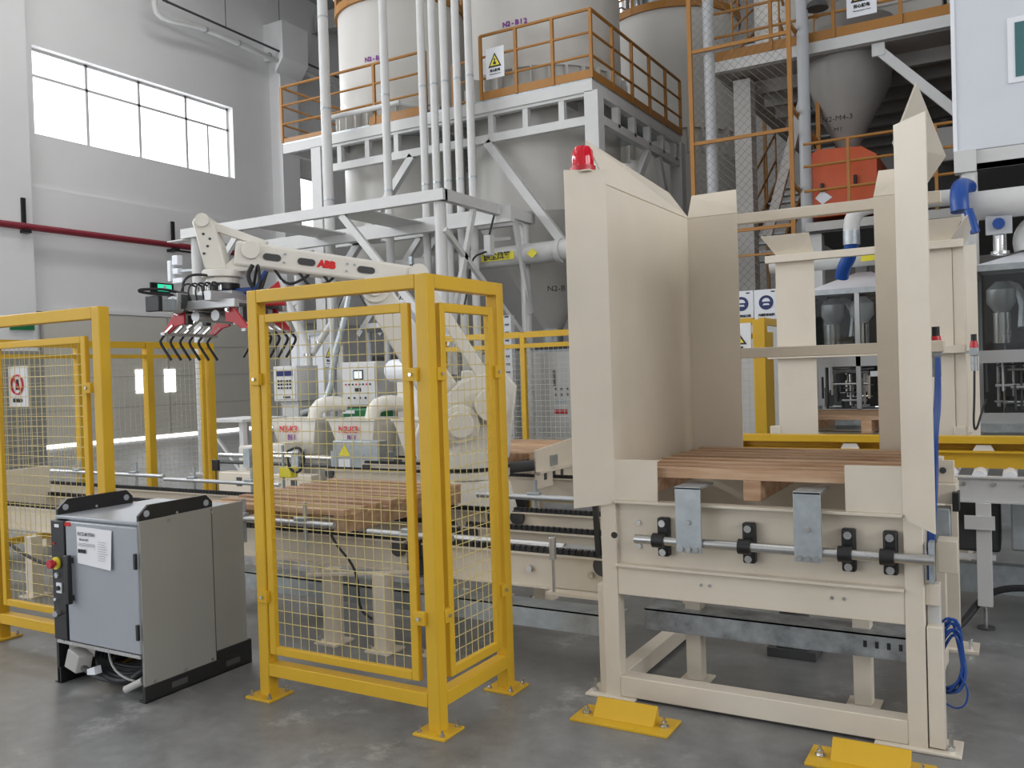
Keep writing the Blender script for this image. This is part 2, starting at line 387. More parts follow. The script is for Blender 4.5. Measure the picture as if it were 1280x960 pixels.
post(fc, -3.355, YF); post(fc, -2.305, YF); post(fc, -2.305, 3.84)
for z0, z1 in ((2.005, 2.07), (0.115, 0.18)):
    B('top_rail' if z0 > 1 else 'bottom_rail', YEL, fc, -3.322, -2.338, YF-0.033, YF+0.033, z0, z1, bev=0.004)
    B('top_rail' if z0 > 1 else 'bottom_rail', YEL, fc, -2.338, -2.272, YF+0.033, 3.807, z0, z1, bev=0.004)
mesh_frame(fc, (-3.318, YF-0.01), (-2.385, YF-0.01), 0.225, 1.945)
mesh_frame(fc, (-2.297, 3.315), (-2.297, 3.78), 0.225, 1.945)
for z in (0.52, 1.62): lug(fc, -3.335, YF-0.03, z); lug(fc, -2.36, YF-0.03, z); lug(fc, -2.285, 3.29, z, 'y'); lug(fc, -2.285, 3.795, z, 'y')
# left fence run beyond the gap with the robot controller
fg = thing('safety_fence', 'yellow safety fence with mesh panels on the far left behind the robot controller', 'fence', (-5.7, 3.23, 0))
for x in (-4.61, -5.73, -6.85): post(fg, x, YF, w=0.07)
for a, b in ((-5.695, -4.645), (-6.815, -5.765)):
    B('top_rail', YEL, fg, a, b, YF-0.033, YF+0.033, 2.0, 2.07, bev=0.004)
    B('bottom_rail', YEL, fg, a, b, YF-0.033, YF+0.033, 0.105, 0.17, bev=0.004)
    mesh_frame(fg, (a+0.03, YF-0.01), (b-0.085, YF-0.01), 0.225, 1.905)
for z in (0.95, 1.6): lug(fg, -4.69, YF-0.03, z)
lk = B('door_latch', STEEL, fg, -4.71, -4.65, YF-0.05, YF-0.02, 0.9, 0.98, bev=0.003)
# fence closing the left end of the cell, running away from the camera
fs = thing('safety_fence', 'yellow mesh safety fence closing the left end of the cell beside the wall door', 'fence', (-8.35, 6.2, 0))
for y in (3.3, 5.6, 6.42, 7.27): post(fs, -8.35, y, w=0.085, plate=False)
post(fs, -8.35, 7.16, w=0.05, plate=False)
for a, b in ((5.65, 6.37), (6.47, 7.22), (3.35, 5.55)):
    B('top_rail', YEL, fs, -8.38, -8.32, a, b, 2.0, 2.07); B('mid_rail', YEL, fs, -8.38, -8.32, a, b, 1.89, 1.93)
    wire_panel(fs, (-8.35, a), (-8.35, b), 0.2, 1.89, 0.06, 0.06, 0.0025, m_=WIREF)
    B('bottom_rail', YEL, fs, -8.38, -8.32, a, b, 0.12, 0.18)
# fence along the far side of the cell
fb = thing('safety_fence', 'yellow mesh safety fence beyond the robot in front of grey switch cabinets', 'fence', (-4.5, 9.0, 0))
for x in (-6.15, -5.03, -3.2): post(fb, x, 9.0, w=0.06, plate=False)
for a, b in ((-6.12, -5.06), (-5.0, -3.23)):
    B('top_rail', YEL, fb, a, b, 8.97, 9.03, 2.01, 2.08); B('mid_rail', YEL, fb, a, b, 8.97, 9.03, 1.89, 1.94)
    B('bottom_rail', YEL, fb, a, b, 8.97, 9.03, 0.1, 0.16)
    wire_panel(fb, (a, 9.0), (b, 9.0), 0.16, 1.89, 0.06, 0.06, 0.0025, m_=WIREF)
# corner enclosure behind the magazine
fd = thing('safety_fence', 'yellow fence corner post with mesh standing below the blue safety signs', 'fence', (-2.3, 9.0, 0))
for x, y in ((-2.27, 9.0), (-2.27, 10.1), (-2.95, 9.0)): post(fd, x, y, w=0.12 if y < 9.5 and x > -2.5 else 0.08, plate=False)
B('top_rail', YEL, fd, -2.91, -2.33, 8.97, 9.03, 2.02, 2.09); B('mid_rail', YEL, fd, -2.91, -2.33, 8.97, 9.03, 1.88, 1.93)
wire_panel(fd, (-2.91, 9.0), (-2.33, 9.0), 0.1, 1.88, 0.06, 0.06, 0.0025, m_=WIREF)
B('side_rail', YEL, fd, -2.3, -2.24, 9.06, 10.06, 2.02, 2.09); B('side_rail', YEL, fd, -2.3, -2.24, 9.06, 10.06, 0.1, 0.16)
B('side_panel', YEL, fd, -2.28, -2.26, 9.06, 9.5, 0.2, 1.95)

# ------------------------------------------------------------------ robot controller cabinet
ct = thing('robot_controller', 'light grey robot controller cabinet with black control strip standing on black skids', 'cabinet', (-4.2, 3.2, 0))
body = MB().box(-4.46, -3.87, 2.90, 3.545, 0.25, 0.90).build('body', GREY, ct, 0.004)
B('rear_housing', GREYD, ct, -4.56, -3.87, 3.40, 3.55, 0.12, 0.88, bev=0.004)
B('top_cover', GREY, ct, -4.57, -3.852, 2.885, 3.55, 0.895, 0.915, bev=0.006)
door = B('door', GREY, ct, -4.455, -3.868, 2.868, 2.898, 0.245, 0.89, bev=0.006)
hd = MB().bar((-4.405, 2.842, 0.455), (-4.405, 2.842, 0.715), 0.036, 0.026).box(-4.42, -4.39, 2.85, 2.868, 0.47, 0.50).box(-4.42, -4.39, 2.85, 2.868, 0.67, 0.70)
hd.build('door_handle', BLACK, door, 0.004)
for z in (0.36, 0.72): B('hinge', BLACK, door, -3.885, -3.868, 2.855, 2.87, z-0.04, z+0.04, bev=0.002)
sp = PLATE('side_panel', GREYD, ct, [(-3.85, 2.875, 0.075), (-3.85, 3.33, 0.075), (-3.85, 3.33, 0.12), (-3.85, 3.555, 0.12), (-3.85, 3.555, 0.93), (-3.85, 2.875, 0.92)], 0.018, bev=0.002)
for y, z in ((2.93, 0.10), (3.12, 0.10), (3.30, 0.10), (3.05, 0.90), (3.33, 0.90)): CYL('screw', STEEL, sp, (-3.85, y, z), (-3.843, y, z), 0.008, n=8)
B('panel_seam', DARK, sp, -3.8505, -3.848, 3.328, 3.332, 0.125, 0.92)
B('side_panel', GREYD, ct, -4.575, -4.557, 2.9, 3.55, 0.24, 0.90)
cs = B('control_strip', BLACK, ct, -4.575, -4.462, 2.862, 2.90, 0.245, 0.89, bev=0.004)
B('name_tag', SIGNW, cs, -4.535, -4.50, 2.858, 2.862, 0.855, 0.872)
MB().cyl((-4.53, 2.862, 0.66), (-4.53, 2.852, 0.66), 0.034, n=20).build('stop_button_collar', SIGNY, cs)
MB().cyl((-4.53, 2.852, 0.66), (-4.53, 2.835, 0.66), 0.012, n=12).cyl((-4.53, 2.835, 0.66), (-4.53, 2.815, 0.66), 0.026, 0.022, n=20).build('stop_button', RED, cs)
CYL('key_switch', ALU, cs, (-4.525, 2.862, 0.595), (-4.525, 2.850, 0.595), 0.015, n=16)
sw = B('mode_switch', SIGNW, cs, -4.535, -4.49, 2.856, 2.862, 0.50, 0.555); CYL('selector_knob', BLACK, sw, (-4.512, 2.856, 0.527), (-4.512, 2.845, 0.527), 0.013, n=12)
CYL('indicator', SIGNR, cs, (-4.545, 2.862, 0.765), (-4.545, 2.855, 0.765), 0.006, n=10)
CYL('indicator', SIGNW, cs, (-4.555, 2.862, 0.46), (-4.555, 2.855, 0.46), 0.008, n=10)
MB().cyl((-4.52, 2.862, 0.39), (-4.52, 2.835, 0.39), 0.016, n=12).cyl((-4.545, 2.862, 0.385), (-4.545, 2.84, 0.385), 0.013, n=12).build('connector', STEEL, cs)
text('ABB', 0.030, LOGOR, door, (-4.43, 2.8665, 0.875), name='logo', bold=0.001)
# sheet of paper taped to the door
pp = PLATE('delivery_sheet', PAPER, None, [(-4.345, 2.861, 0.675), (-4.20, 2.863, 0.667), (-4.06, 2.852, 0.66), (-4.055, 2.861, 0.865), (-4.20, 2.864, 0.868), (-4.35, 2.863, 0.87)], 0.0015)
tag(pp, 'white printed delivery sheet taped to the controller cabinet door', 'paper')
ORG[pp] = Vector((0, 0, 0))
text('IRC5-M 7004', 0.026, PRINT, pp, (-4.265, 2.858, 0.832), ext=0.0005, bold=0.0006)
text('IRB 660-180', 0.014, PRINT, pp, (-4.285, 2.858, 0.803), ext=0.0005, bold=0.0004)
for i in range(3): B('print_line', PRINT, pp, -4.335, -4.19, 2.8575, 2.8585, 0.782-i*0.006, 0.7835-i*0.006)
bm = MB(); x = -4.335
for i in range(22):
    w_ = random.choice((0.001, 0.002, 0.003)); bm.box(x, x+w_, 2.8575, 2.8585, 0.732, 0.752); x += w_+random.choice((0.001, 0.002))
bm.build('barcode', SIGNK, pp)
for i in range(9): B('print_line', PRINT, pp, -4.16, -4.16+random.uniform(0.05, 0.08), 2.852, 2.853, 0.80-i*0.012, 0.8015-i*0.012)
# lifting brackets on the roof (each a tapered plate with two eye holes)
for x in (-4.55, -3.875):
    pr_ = [(2.89, 0.905), (3.36, 0.905), (3.36, 0.955), (3.32, 0.995), (2.95, 0.995), (2.89, 0.945)]
    lb = PLATE('lifting_bracket', BLACK, ct, [(x, y, z) for y, z in pr_], 0.018, bev=0.002)
    for y in (2.935, 3.315):
        MB().cyl((x+0.004, y, 0.952), (x-0.022, y, 0.952), 0.017, n=18).build('eye', GREY, lb)
    CYL('bolt', STEEL, lb, (x, 3.12, 0.93), (x+0.006, 3.12, 0.93), 0.008, n=8)
for x in (-4.57, -3.87):
    sk = MB().box(x, x+0.025, 2.87, 3.58, 0.0, 0.085).box(x, x+0.025, 3.33, 3.58, 0.085, 0.135).box(x-0.03, x+0.025, 2.87, 3.58, 0.0, 0.008)
    k = sk.build('skid', BLACK, ct, 0.002)
    for y in (3.08, 3.44): B('fork_slot', DARK, k, x+0.02, x+0.0265, y-0.05, y+0.05, 0.03, 0.06)
B('skid_front', BLACK, ct, -4.575, -4.555, 2.87, 2.93, 0.0, 0.25)
B('belly_plate', BLACK, ct, -4.55, -3.87, 3.25, 3.53, 0.09, 0.25)
B('front_lip', STEEL, ct, -4.56, -3.868, 2.865, 2.885, 0.225, 0.243)
# cables coiled under the controller
cb = thing('cable_loom', 'dark robot cables with grey plugs bundled under the controller cabinet', 'cable', (-4.2, 3.0, 0))
for k in range(5):
    dz = 0.02*k
    TUBE('cable', RUB, cb, [(-4.44+0.03*k, 3.2, 0.22), (-4.40+0.03*k, 2.98, 0.19-dz), (-4.28, 2.93+0.02*k, 0.06+dz*0.5), (-4.08, 2.94+0.02*k, 0.05+dz*0.6), (-3.95, 2.96+0.02*k, 0.14), (-3.93, 3.2, 0.2)], 0.017, 8)
TUBE('cable', CONC, cb, [(-4.22, 2.93, 0.23), (-4.16, 2.91, 0.12), (-4.02, 2.92, 0.07), (-3.92, 3.0, 0.06)], 0.006, 6)
TUBE('cable', DARK, cb, [(-4.45, 2.9, 0.15), (-4.38, 2.89, 0.10), (-4.25, 2.93, 0.04), (-4.0, 3.05, 0.02)], 0.016, 8)
MB().hull8([(-4.50, 2.86, 0.10), (-4.40, 2.86, 0.075), (-4.37, 2.93, 0.075), (-4.47, 2.93, 0.10), (-4.46, 2.86, 0.205), (-4.37, 2.86, 0.17), (-4.34, 2.93, 0.17), (-4.43, 2.93, 0.205)]).build('plug', CONC, cb, 0.006)
MB().hull8([(-4.33, 2.88, 0.075), (-4.26, 2.88, 0.085), (-4.26, 2.92, 0.085), (-4.33, 2.92, 0.075), (-4.33, 2.88, 0.105), (-4.27, 2.88, 0.125), (-4.27, 2.92, 0.125), (-4.33, 2.92, 0.105)]).build('cable_tag', SIGNW, cb)
MB().cyl((-4.0, 2.87, 0.05), (-3.9, 2.9, 0.1), 0.02, n=10).build('plug', CONC, cb)
# ------------------------------------------------------------------ pallets
def pallet(label, x0, x1, y0, y1, ztop, n, group='wooden pallets', slats=0.022):
    t = thing('wooden_pallet', label, 'pallet', ((x0+x1)/2, (y0+y1)/2, ztop-0.14), 0, group)
    L = y1-y0; pw = L/n*0.5; o0 = None
    for i in range(n):
        yc = y0+pw/2+(L-pw)*i/(n-1); h = slats
        if o0 is None:
            o0 = MB().box(-(x1-x0)/2, (x1-x0)/2, -pw/2, pw/2, -h/2, h/2).build('plank', WOOD, None, 0.002); ORG.pop(o0)
            o = o0
        else:
            o = o0.copy(); COL.objects.link(o)
        o.parent = t; o.location = (random.uniform(-.006, .006), yc-(y0+y1)/2, 0.14-h/2+random.uniform(-.001, .001)); o.rotation_euler = (0, 0, random.uniform(-.002, .002))
    for fx in (0.03, 0.5, 0.97):
        xc = x0+(x1-x0)*fx; xc = min(max(xc, x0+0.045), x1-0.045)
        B('bearer', WOOD, t, xc-0.04, xc+0.04, y0, y1, ztop-0.14, ztop-slats-0.001, bev=0.003)
    return t
pallet('wooden pallet of close planks resting in the near pallet magazine', -1.66, -0.47, 4.0, 5.12, 1.135, 8, slats=0.045)
pallet('wooden pallet on the chain conveyor behind the corner fence mesh', -4.78, -3.55, 4.07, 5.36, 0.81, 9, slats=0.035)
pallet('pale wooden pallet beside the robot, left of the near magazine', -4.75, -3.80, 7.0, 8.25, 0.885, 8)
pallet('wooden pallet inside the far pallet magazine behind the yellow guide', -1.6, -0.55, 7.55, 8.6, 1.17, 7, slats=0.03)

# ------------------------------------------------------------------ pallet magazines
def magazine(name, label, yf, sg, near=True):
    # yf: y of the open side, sg=+1 depth runs away from the camera, -1 towards it
    t = thing(name, label, 'machine', (-1.08, yf+sg*0.6, 0), 0, 'pallet magazines')
    Y = lambda d: yf+sg*d
    def box(n_, m_, x0, x1, d0, d1, z0, z1, bev=0.004, parent=None):
        a, b = sorted((Y(d0), Y(d1))); return B(n_, m_, parent or t, x0, x1, a, b, z0, z1, bev=bev)
    def pl(n_, pts, th=0.006, m_=CREAM): return PLATE(n_, m_, t, [(x, Y(d_), z) for x, d_, z in pts], th)
    XL, XR = -1.72, -0.43
    D = 1.22
    # lower frame: four posts, beams
    for x0, x1 in ((-1.80, -1.72), (-0.43, -0.355)):
        for d0 in (0.0, D-0.06): box('post', CREAM, x0, x1, d0, d0+0.08, 0.0, 0.98 if d0 < 0.5 else 1.1)
        box('side_beam', CREAM, x0, x1, 0.08, D-0.06, 0.02, 0.11)
        box('side_beam', CREAM, x0, x1, 0.08, D-0.06, 0.80, 0.96)
    box('sill_beam', CREAM, -1.72, -0.43, 0.0, 0.09, 0.015, 0.115)
    box('post_cover', CREAM, -1.842, -1.806, 0.03, 0.09, 0.01, 0.55); box('post_cover', CREAM, -0.35, -0.29, 0.0, 0.09, 0.02, 0.52)
    for x0, x1 in ((-1.90, -1.64), (-0.56, -0.23)):
        bp = box('base_plate', CREAM, x0, x1, -0.03, 0.14, 0.0, 0.014)
        xb = x0+0.035 if x0 < -1 else x1-0.04
        MB().cyl((xb, Y(0.02), 0.014), (xb, Y(0.02), 0.03), 0.016, n=6).cyl((xb, Y(0.02), 0.03), (xb, Y(0.02), 0.075), 0.008, n=8).build('anchor_bolt', STEEL, bp)
    # front channel beam: web with top and bottom flange
    box('beam_web', CREAM, XL, XR, 0.03, 0.045, 0.665, 0.975, 0)
    box('beam_flange', CREAM, XL, XR, -0.02, 0.045, 0.965, 0.978, 0.002); box('beam_flange', CREAM, XL, XR, -0.02, 0.045, 0.655, 0.668, 0.002)
    box('lower_beam', CREAM, XL, XR, 0.005, 0.06, 0.515, 0.655)
    for x in (-1.30, -1.26, -0.72, -0.67): CYL('bolt', STEEL, t, (x, Y(0.0), 0.6), (x, Y(0.007), 0.6), 0.008, n=8)
    for x in (-1.60, -1.595): pass
    for z in (0.87, 0.755): CYL('bolt', STEEL, t, (-1.61, Y(0.02), z), (-1.61, Y(0.032), z), 0.012, n=8)
    box('rear_beam', CREAM, XL, XR, D-0.06, D-0.045, 0.60, 1.03, 0)
    # guide plates above the beam
    for x0, x1 in ((-1.73, -1.50), (-0.655, -0.43)):
        box('stop_plate', CREAM, x0, x1, 0.0, 0.008, 0.978, 1.17, 0.002); box('stop_plate_edge', CREAM, x0, x1, 0.0, 0.04, 1.166, 1.174, 0.002)
    # guide towers: side panels, corner returns, flared entry strips and top flares
    zt = 2.51
    for X, s_ in ((XL, -1), (XR, 1)):
        o = MB().box(min(X, X+s_*0.008), max(X, X+s_*0.008), min(Y(0), Y(D)), max(Y(0), Y(D)), 1.0 if s_ < 0 else 0.98, zt).build('side_panel', CREAM, t)
        zs = 2.585
        wd, wy = (0.125, 0.07) if s_ > 0 else (0.165, 0.12)
        pl('entry_flare', [(X, 0, 0.96), (X+s_*wd, -wy, 0.915 if s_ > 0 else 0.945), (X+s_*wd, -wy, zs+(0.02 if s_ > 0 else 0)), (X, 0, zs)], 0.007*s_*sg)
        pl('top_flare', [(X, 0.0, zt), (X, D, zt), (X+s_*0.12, D, zt+0.17), (X+s_*0.095, -0.02, zt+0.225)], 0.007*s_*sg)
        rw = 0.30 if s_ < 0 else 0.24
        box('corner_return', CREAM, min(X, X-s_*rw), max(X, X-s_*rw), D-0.008, D, 1.0, zt, 0)
        pl('back_flare', [(X, D, zt), (X-s_*rw, D, zt), (X-s_*(rw-0.02), D+0.07, zt+0.15), (X+s_*(0.0 if near else 0.10), D+0.09, zt+0.15)], 0.007*s_*sg)
        if not near and s_ > 0: box('tower_post', CREAM, min(X+s_*0.01, X+s_*0.09), max(X+s_*0.01, X+s_*0.09), D-0.09, D-0.01, 0.98, zt+0.0)
    box('cross_bar', CREAM, XL-0.08, XR+0.09, D, D+0.05, 2.445, 2.505); box('cross_bar', CREAM, XL-0.08, XR+0.09, D, D+0.05, 1.655, 1.715)
    # perforated strips on the outside of the towers
    if near:
        sh = CYL('pivot_shaft', STEEL, t, (-1.60, Y(-0.05), 0.805), (-0.33, Y(-0.05), 0.805), 0.022, n=18)
        for x in (-1.475, -1.07, -0.645, -0.48):
            bb = MB().box(x-0.028, x+0.028, Y(-0.015), Y(0.03), 0.722, 0.905).build('bearing_block', BLACK, t, 0.008)
            MB().cyl((x-0.035, Y(-0.05), 0.805), (x+0.02, Y(-0.05), 0.805), 0.034, n=20).build('bearing_ring', BLACK, bb)
            for z in (0.744, 0.88): MB().cyl((x, Y(-0.015), z), (x, Y(-0.028), z), 0.017, n=10).build('bolt', STEEL, bb)
        for x0, x1 in ((-1.385, -1.265), (-0.855, -0.74)):
            fk = MB().box(x0, x1, Y(-0.085), Y(-0.073), 0.765, 1.065).box(x0, x1, Y(-0.085), Y(0.12), 1.055, 1.067).build('lift_bracket', GALV, t, 0.002)
            xc = (x0+x1)/2
            for dx, z in ((0, 0.905), (-0.035, 0.782), (0, 0.782), (0.035, 0.782)): MB().cyl((xc+dx, Y(-0.085), z), (xc+dx, Y(-0.095), z), 0.013, n=6).build('bolt', STEEL, fk)
        CYL('oval_hole_plug', BLACK, t, (-1.73, Y(-0.002), 0.805), (-1.73, Y(0.004), 0.805), 0.016, n=14)
    return t
mg = magazine('pallet_magazine', 'cream pallet magazine with flared guide panels in the right foreground', 3.95, 1)
# drive lever box and pneumatic parts at the right end of the near magazine
B('lever_plate', GALV, mg, -0.335, -0.315, 3.93, 4.0, 0.70, 0.87, bev=0.002); B('lever_box', CREAM, mg, -0.312, -0.235, 4.05, 4.16, 0.725, 0.86, bev=0.003)
MB().cyl((-0.36, 3.90, 0.805), (-0.31, 3.90, 0.805), 0.02, n=12).build('shaft_end', STEEL, mg)
BAR('cylinder_body', WHITE, mg, (-0.325, 4.02, 0.22), (-0.325, 4.02, 0.66), 0.05, 0.05, 0.004)
B('cylinder_clevis', CREAM, mg, -0.355, -0.30, 3.98, 4.05, 0.60, 0.69, bev=0.003)
B('bracket_box', CREAM, mg, -0.33, -0.245, 4.25, 4.42, 0.985, 1.07, bev=0.003); B('bracket_plate', CREAM, mg, -0.35, -0.255, 4.3, 4.312, 1.07, 1.17, bev=0.003)
CYL('roller_pin', DARK, mg, (-0.30, 4.29, 1.125), (-0.30, 4.302, 1.125), 0.014, n=12)
B('valve_block', GALV, mg, -0.345, -0.27, 4.2, 4.3, 0.82, 0.97, bev=0.004); B('valve_block', BLACK, mg, -0.26, -0.235, 4.2, 4.3, 0.96, 1.04)
# under-magazine galvanised cable channel and lift support
gc = thing('cable_channel', 'galvanised steel cable channel running low under the near magazine', 'channel', (-2.6, 4.3, 0.26))
MB().box(-1.70, -0.44, 4.24, 4.25, 0.275, 0.375).box(-1.70, -0.44, 4.24, 4.42, 0.369, 0.375).box(-1.70, -0.44, 4.24, 4.3, 0.27, 0.276).build('channel', GALVD, gc)
for i in range(4): B('slot', SIGNK, gc, -0.64+i*0.05, -0.625+i*0.05, 4.237, 4.241, 0.315, 0.345)
MB().box(-5.0, -1.86, 4.24, 4.25, 0.2, 0.31).box(-5.0, -1.86, 4.24, 4.42, 0.304, 0.31).build('channel', GALV, gc)
for x in (-1.47, -0.66):
    lg = thing('conveyor_stand', 'square cream stand leg under the near magazine, %s' % ('left one' if x < -1 else 'right one'), 'support', (x, 4.36, 0), 0, 'legs under the near magazine')
    B('leg', CREAM, lg, x-0.04, x+0.04, 4.32, 4.40, 0.012, 0.60, bev=0.004); B('foot_plate', CREAM, lg, x-0.075, x+0.075, 4.29, 4.44, 0, 0.012, bev=0.002)
lm = thing('lift_motor', 'dark lift motor standing on the floor under the near magazine', 'motor', (-1.12, 5.0, 0))
B('base_frame', DARK, lm, -1.24, -0.98, 4.88, 5.1, 0.0, 0.05); MB().cyl((-1.11, 4.98, 0.05), (-1.11, 4.98, 0.36), 0.08, n=18).build('motor_body', DARK, lm)
B('gear_box', GALV, lm, -1.2, -1.02, 4.9, 5.08, 0.05, 0.2, bev=0.01)
# far magazine, mirrored
mg2 = magazine('pallet_magazine', 'cream pallet magazine standing further back behind the yellow bag conveyor', 8.62, -1, near=False)
# beacon on the near magazine
bc = thing('beacon_lamp', 'red rotating beacon lamp on top of the near magazine panel', 'lamp', (-1.83, 3.93, 2.585))
MB().lathe([(0.062, 0), (0.062, 0.025)], (-1.83, 3.93, 2.585), 24).build('base', RED, bc)
MB().lathe([(0.052, 0.02), (0.052, 0.03), (0.054, 0.06), (0.05, 0.10), (0.036, 0.122), (0.012, 0.128)], (-1.83, 3.93, 2.585), 24).build('dome', BEACON, bc)
MB().plate([(-1.89, 3.87, 2.583), (-1.77, 3.87, 2.583), (-1.77, 3.99, 2.583), (-1.89, 3.99, 2.583)], 0.006).build('mount', CREAM, bc)
# blue air hoses down the right side of the near magazine
BAR('guard_strut', BLACK, mg, (-1.885, 4.1, 0.67), (-1.9, 4.1, 1.03), 0.028, 0.02)
hz = thing('air_hoses', 'bundle of blue air hoses hanging down the right post of the near magazine', 'hose', (-0.33, 4.1, 0.3))
for k in range(3):
    o_ = 0.009*k
    TUBE('hose', BLUE, hz, [(-0.37+o_*0.6, 5.05, 1.62), (-0.352+o_, 4.7, 1.40), (-0.335+o_, 4.2, 1.28), (-0.33+o_, 4.12, 1.1), (-0.345+o_, 4.08, 0.9), (-0.345+o_, 4.06, 0.6), (-0.33+o_, 4.05, 0.5), (-0.31, 4.05, 0.40)], 0.008, 8)
rh = random.Random(5)
for k in range(8):
    z0 = 0.44+0.012*k; q = lambda a: rh.uniform(-a, a)
    TUBE('hose', BLUE, hz, [(-0.33, 4.08, 0.30+0.02*k), (-0.285+q(.01), 4.05+q(.02), z0+q(.02)), (-0.245+q(.012), 4.05+q(.02), z0+0.02+q(.02)), (-0.225+q(.012), 4.05, 0.40+q(.03)), (-0.22+q(.012), 4.04, 0.32+q(.03)), (-0.25+q(.02), 4.04+q(.02), 0.25+q(.02)), (-0.30, 4.06, 0.22+q(.02)), (-0.335, 4.08, 0.26)], 0.0055, 7)
TUBE('hose', BLUE, hz, [(-0.31, 4.05, 0.19), (-0.26, 4.03, 0.165), (-0.215, 4.02, 0.19), (-0.205, 4.02, 0.26), (-0.235, 4.03, 0.31)], 0.004, 6)
def regulator(label, x, y, z):
    r_ = thing('air_regulator', label, 'regulator', (x, y, z), 0, 'air regulators')
    MB().cyl((x, y, z-0.14), (x, y, z), 0.024, n=12).build('bowl', GALV, r_); MB().box(x-0.03, x+0.03, y-0.03, y+0.03, z-0.03, z+0.03).build('body', GALV, r_, 0.005)
    MB().cyl((x, y, z+0.03), (x, y, z+0.08), 0.03, 0.024, n=14).build('red_ring', RED, r_); MB().cyl((x, y, z+0.08), (x, y, z+0.13), 0.02, n=14).build('knob', BLACK, r_)
    MB().box(x-0.05, x-0.03, y-0.01, y+0.01, z-0.01, z+0.01).build('bracket', GALV, r_)
    return r_
regulator('air regulator with red collar beside the right panel of the near magazine', -0.385, 5.24, 1.66)
regulator('air regulator with red collar on the post of the far magazine', -0.285, 7.32, 1.66)
th = thing('air_hose', 'dark thin hose looping down from the far magazine regulator', 'hose', (-0.28, 7.3, 1.0))
TUBE('hose', RUB, th, [(-0.285, 7.3, 1.52), (-0.29, 7.3, 1.3), (-0.30, 7.3, 1.12), (-0.285, 7.32, 1.07), (-0.25, 7.4, 1.2), (-0.22, 7.5, 1.3)], 0.008, 7)
# yellow floor stops
def stop(label, x0):
    t = thing('floor_stop', label, 'wheel stop', (x0+0.235, 3.70, 0), 0, 'yellow forklift stops')
    b = B('base_plate', YEL, t, x0, x0+0.47, 3.605, 3.80, 0, 0.012, bev=0.002)
    MB().hull8([(x0+0.09, 3.665, 0.012), (x0+0.385, 3.665, 0.012), (x0+0.385, 3.745, 0.012), (x0+0.09, 3.745, 0.012), (x0+0.09, 3.725, 0.085), (x0+0.385, 3.725, 0.085), (x0+0.385, 3.737, 0.085), (x0+0.09, 3.737, 0.085)]).build('angle', YEL, t, 0.002)
    for x in (x0+0.045, x0+0.425):
        MB().cyl((x, 3.70, 0.012), (x, 3.70, 0.018), 0.022, n=14).cyl((x, 3.70, 0.018), (x, 3.70, 0.034), 0.014, n=6).cyl((x, 3.70, 0.034), (x, 3.70, 0.05), 0.007, n=8).build('anchor_bolt', STEEL, b)
    return t
stop('yellow floor stop plate left in front of the near magazine', -1.83)
stop('yellow floor stop plate at the bottom right edge in front of the near magazine', -0.78)
# ------------------------------------------------------------------ chain conveyors
def chain(parent, x0, x1, y, z):
    m = MB(); m.box(x0, x1, y-0.012, y+0.012, z-0.03, z-0.008)
    n = int((x1-x0)/0.038)
    for i in range(n):
        x = x0+0.038*(i+0.5)
        m.box(x-0.013, x+0.013, y-0.018, y+0.018, z-0.026, z)
    return m.build('chain', RUB, parent, kind='stuff')
def chain_conveyor(label, x0, x1, ys, zc, legs, yleg, near_guard=True):
    t = thing('chain_conveyor', label, 'conveyor', ((x0+x1)/2, sum(ys)/len(ys), 0), 0, 'pallet chain conveyors')
    for i, y in enumerate(ys):
        MB().box(x0, x1, y-0.004, y+0.004, zc-0.22, zc-0.03).box(x0, x1, y-0.03, y+0.03, zc-0.04, zc-0.03).box(x0, x1, y-0.03, y+0.004, zc-0.22, zc-0.21).build('chain_beam', CREAM, t)
        chain(t, x0+0.02, x1-0.02, y, zc)
        MB().box(x0, x1, y+0.03, y+0.045, zc-0.1, zc-0.055).build('chain_guide', ALU, t)
        for xs in (x0+0.05, x1-0.05): CYL('sprocket', DARK, t, (xs, y-0.025, zc-0.07), (xs, y+0.025, zc-0.07), 0.055, n=16)
    for x in legs:
        BAR('cross_member', CREAM, t, (x, ys[0], zc-0.16), (x, ys[-1], zc-0.16), 0.06, 0.08)
        for y in (yleg, ys[-1]+0.05):
            MB().box(x-0.045, x+0.045, y-0.045, y+0.045, 0.012, zc-0.2).build('leg', CREAM, t, 0.003)
            fp = B('foot_plate', CREAM, t, x-0.085, x+0.085, y-0.085, y+0.085, 0, 0.012)
            CYL('anchor_bolt', STEEL, fp, (x-0.06, y-0.06, 0.012), (x-0.06, y-0.06, 0.04), 0.008, n=6)
    return t
c1 = chain_conveyor('near chain conveyor section between the corner fence and the near magazine', -3.15, -1.86, (4.22, 4.78, 5.40), 0.655, (-2.95,), 4.15)
c2 = chain_conveyor('near chain conveyor section carrying the pallet behind the corner fence', -5.3, -3.2, (4.22, 4.78, 5.34), 0.655, (-5.0, -3.66, -3.27), 4.07)
c3 = chain_conveyor('near chain conveyor section behind the robot controller, toward the left fence', -9.4, -5.35, (4.22, 4.75, 5.30), 0.665, (-8.6, -7.2, -6.62, -5.6), 4.0)
CYL('return_shaft', STEEL, c1, (-3.1, 4.5, 0.60), (-2.28, 4.5, 0.60), 0.026); B('cover_plate', ALU, c1, -2.28, -1.95, 4.45, 4.55, 0.56, 0.61)
BAR('end_strut', BLACK, c1, (-1.95, 4.25, 0.42), (-1.95, 4.25, 0.66), 0.02); BAR('end_strut', BLACK, c1, (-2.0, 4.8, 0.45), (-2.0, 4.8, 0.9), 0.025)
for x, z in ((-1.98, 0.53), (-2.35, 0.535), (-2.9, 0.55)): CYL('bolt', STEEL, c1, (x, 4.19, z), (x, 4.21, z), 0.018, n=10)
B('side_angle', CREAM, c1, -2.2, -1.86, 4.1, 4.2, 0.43, 0.445)
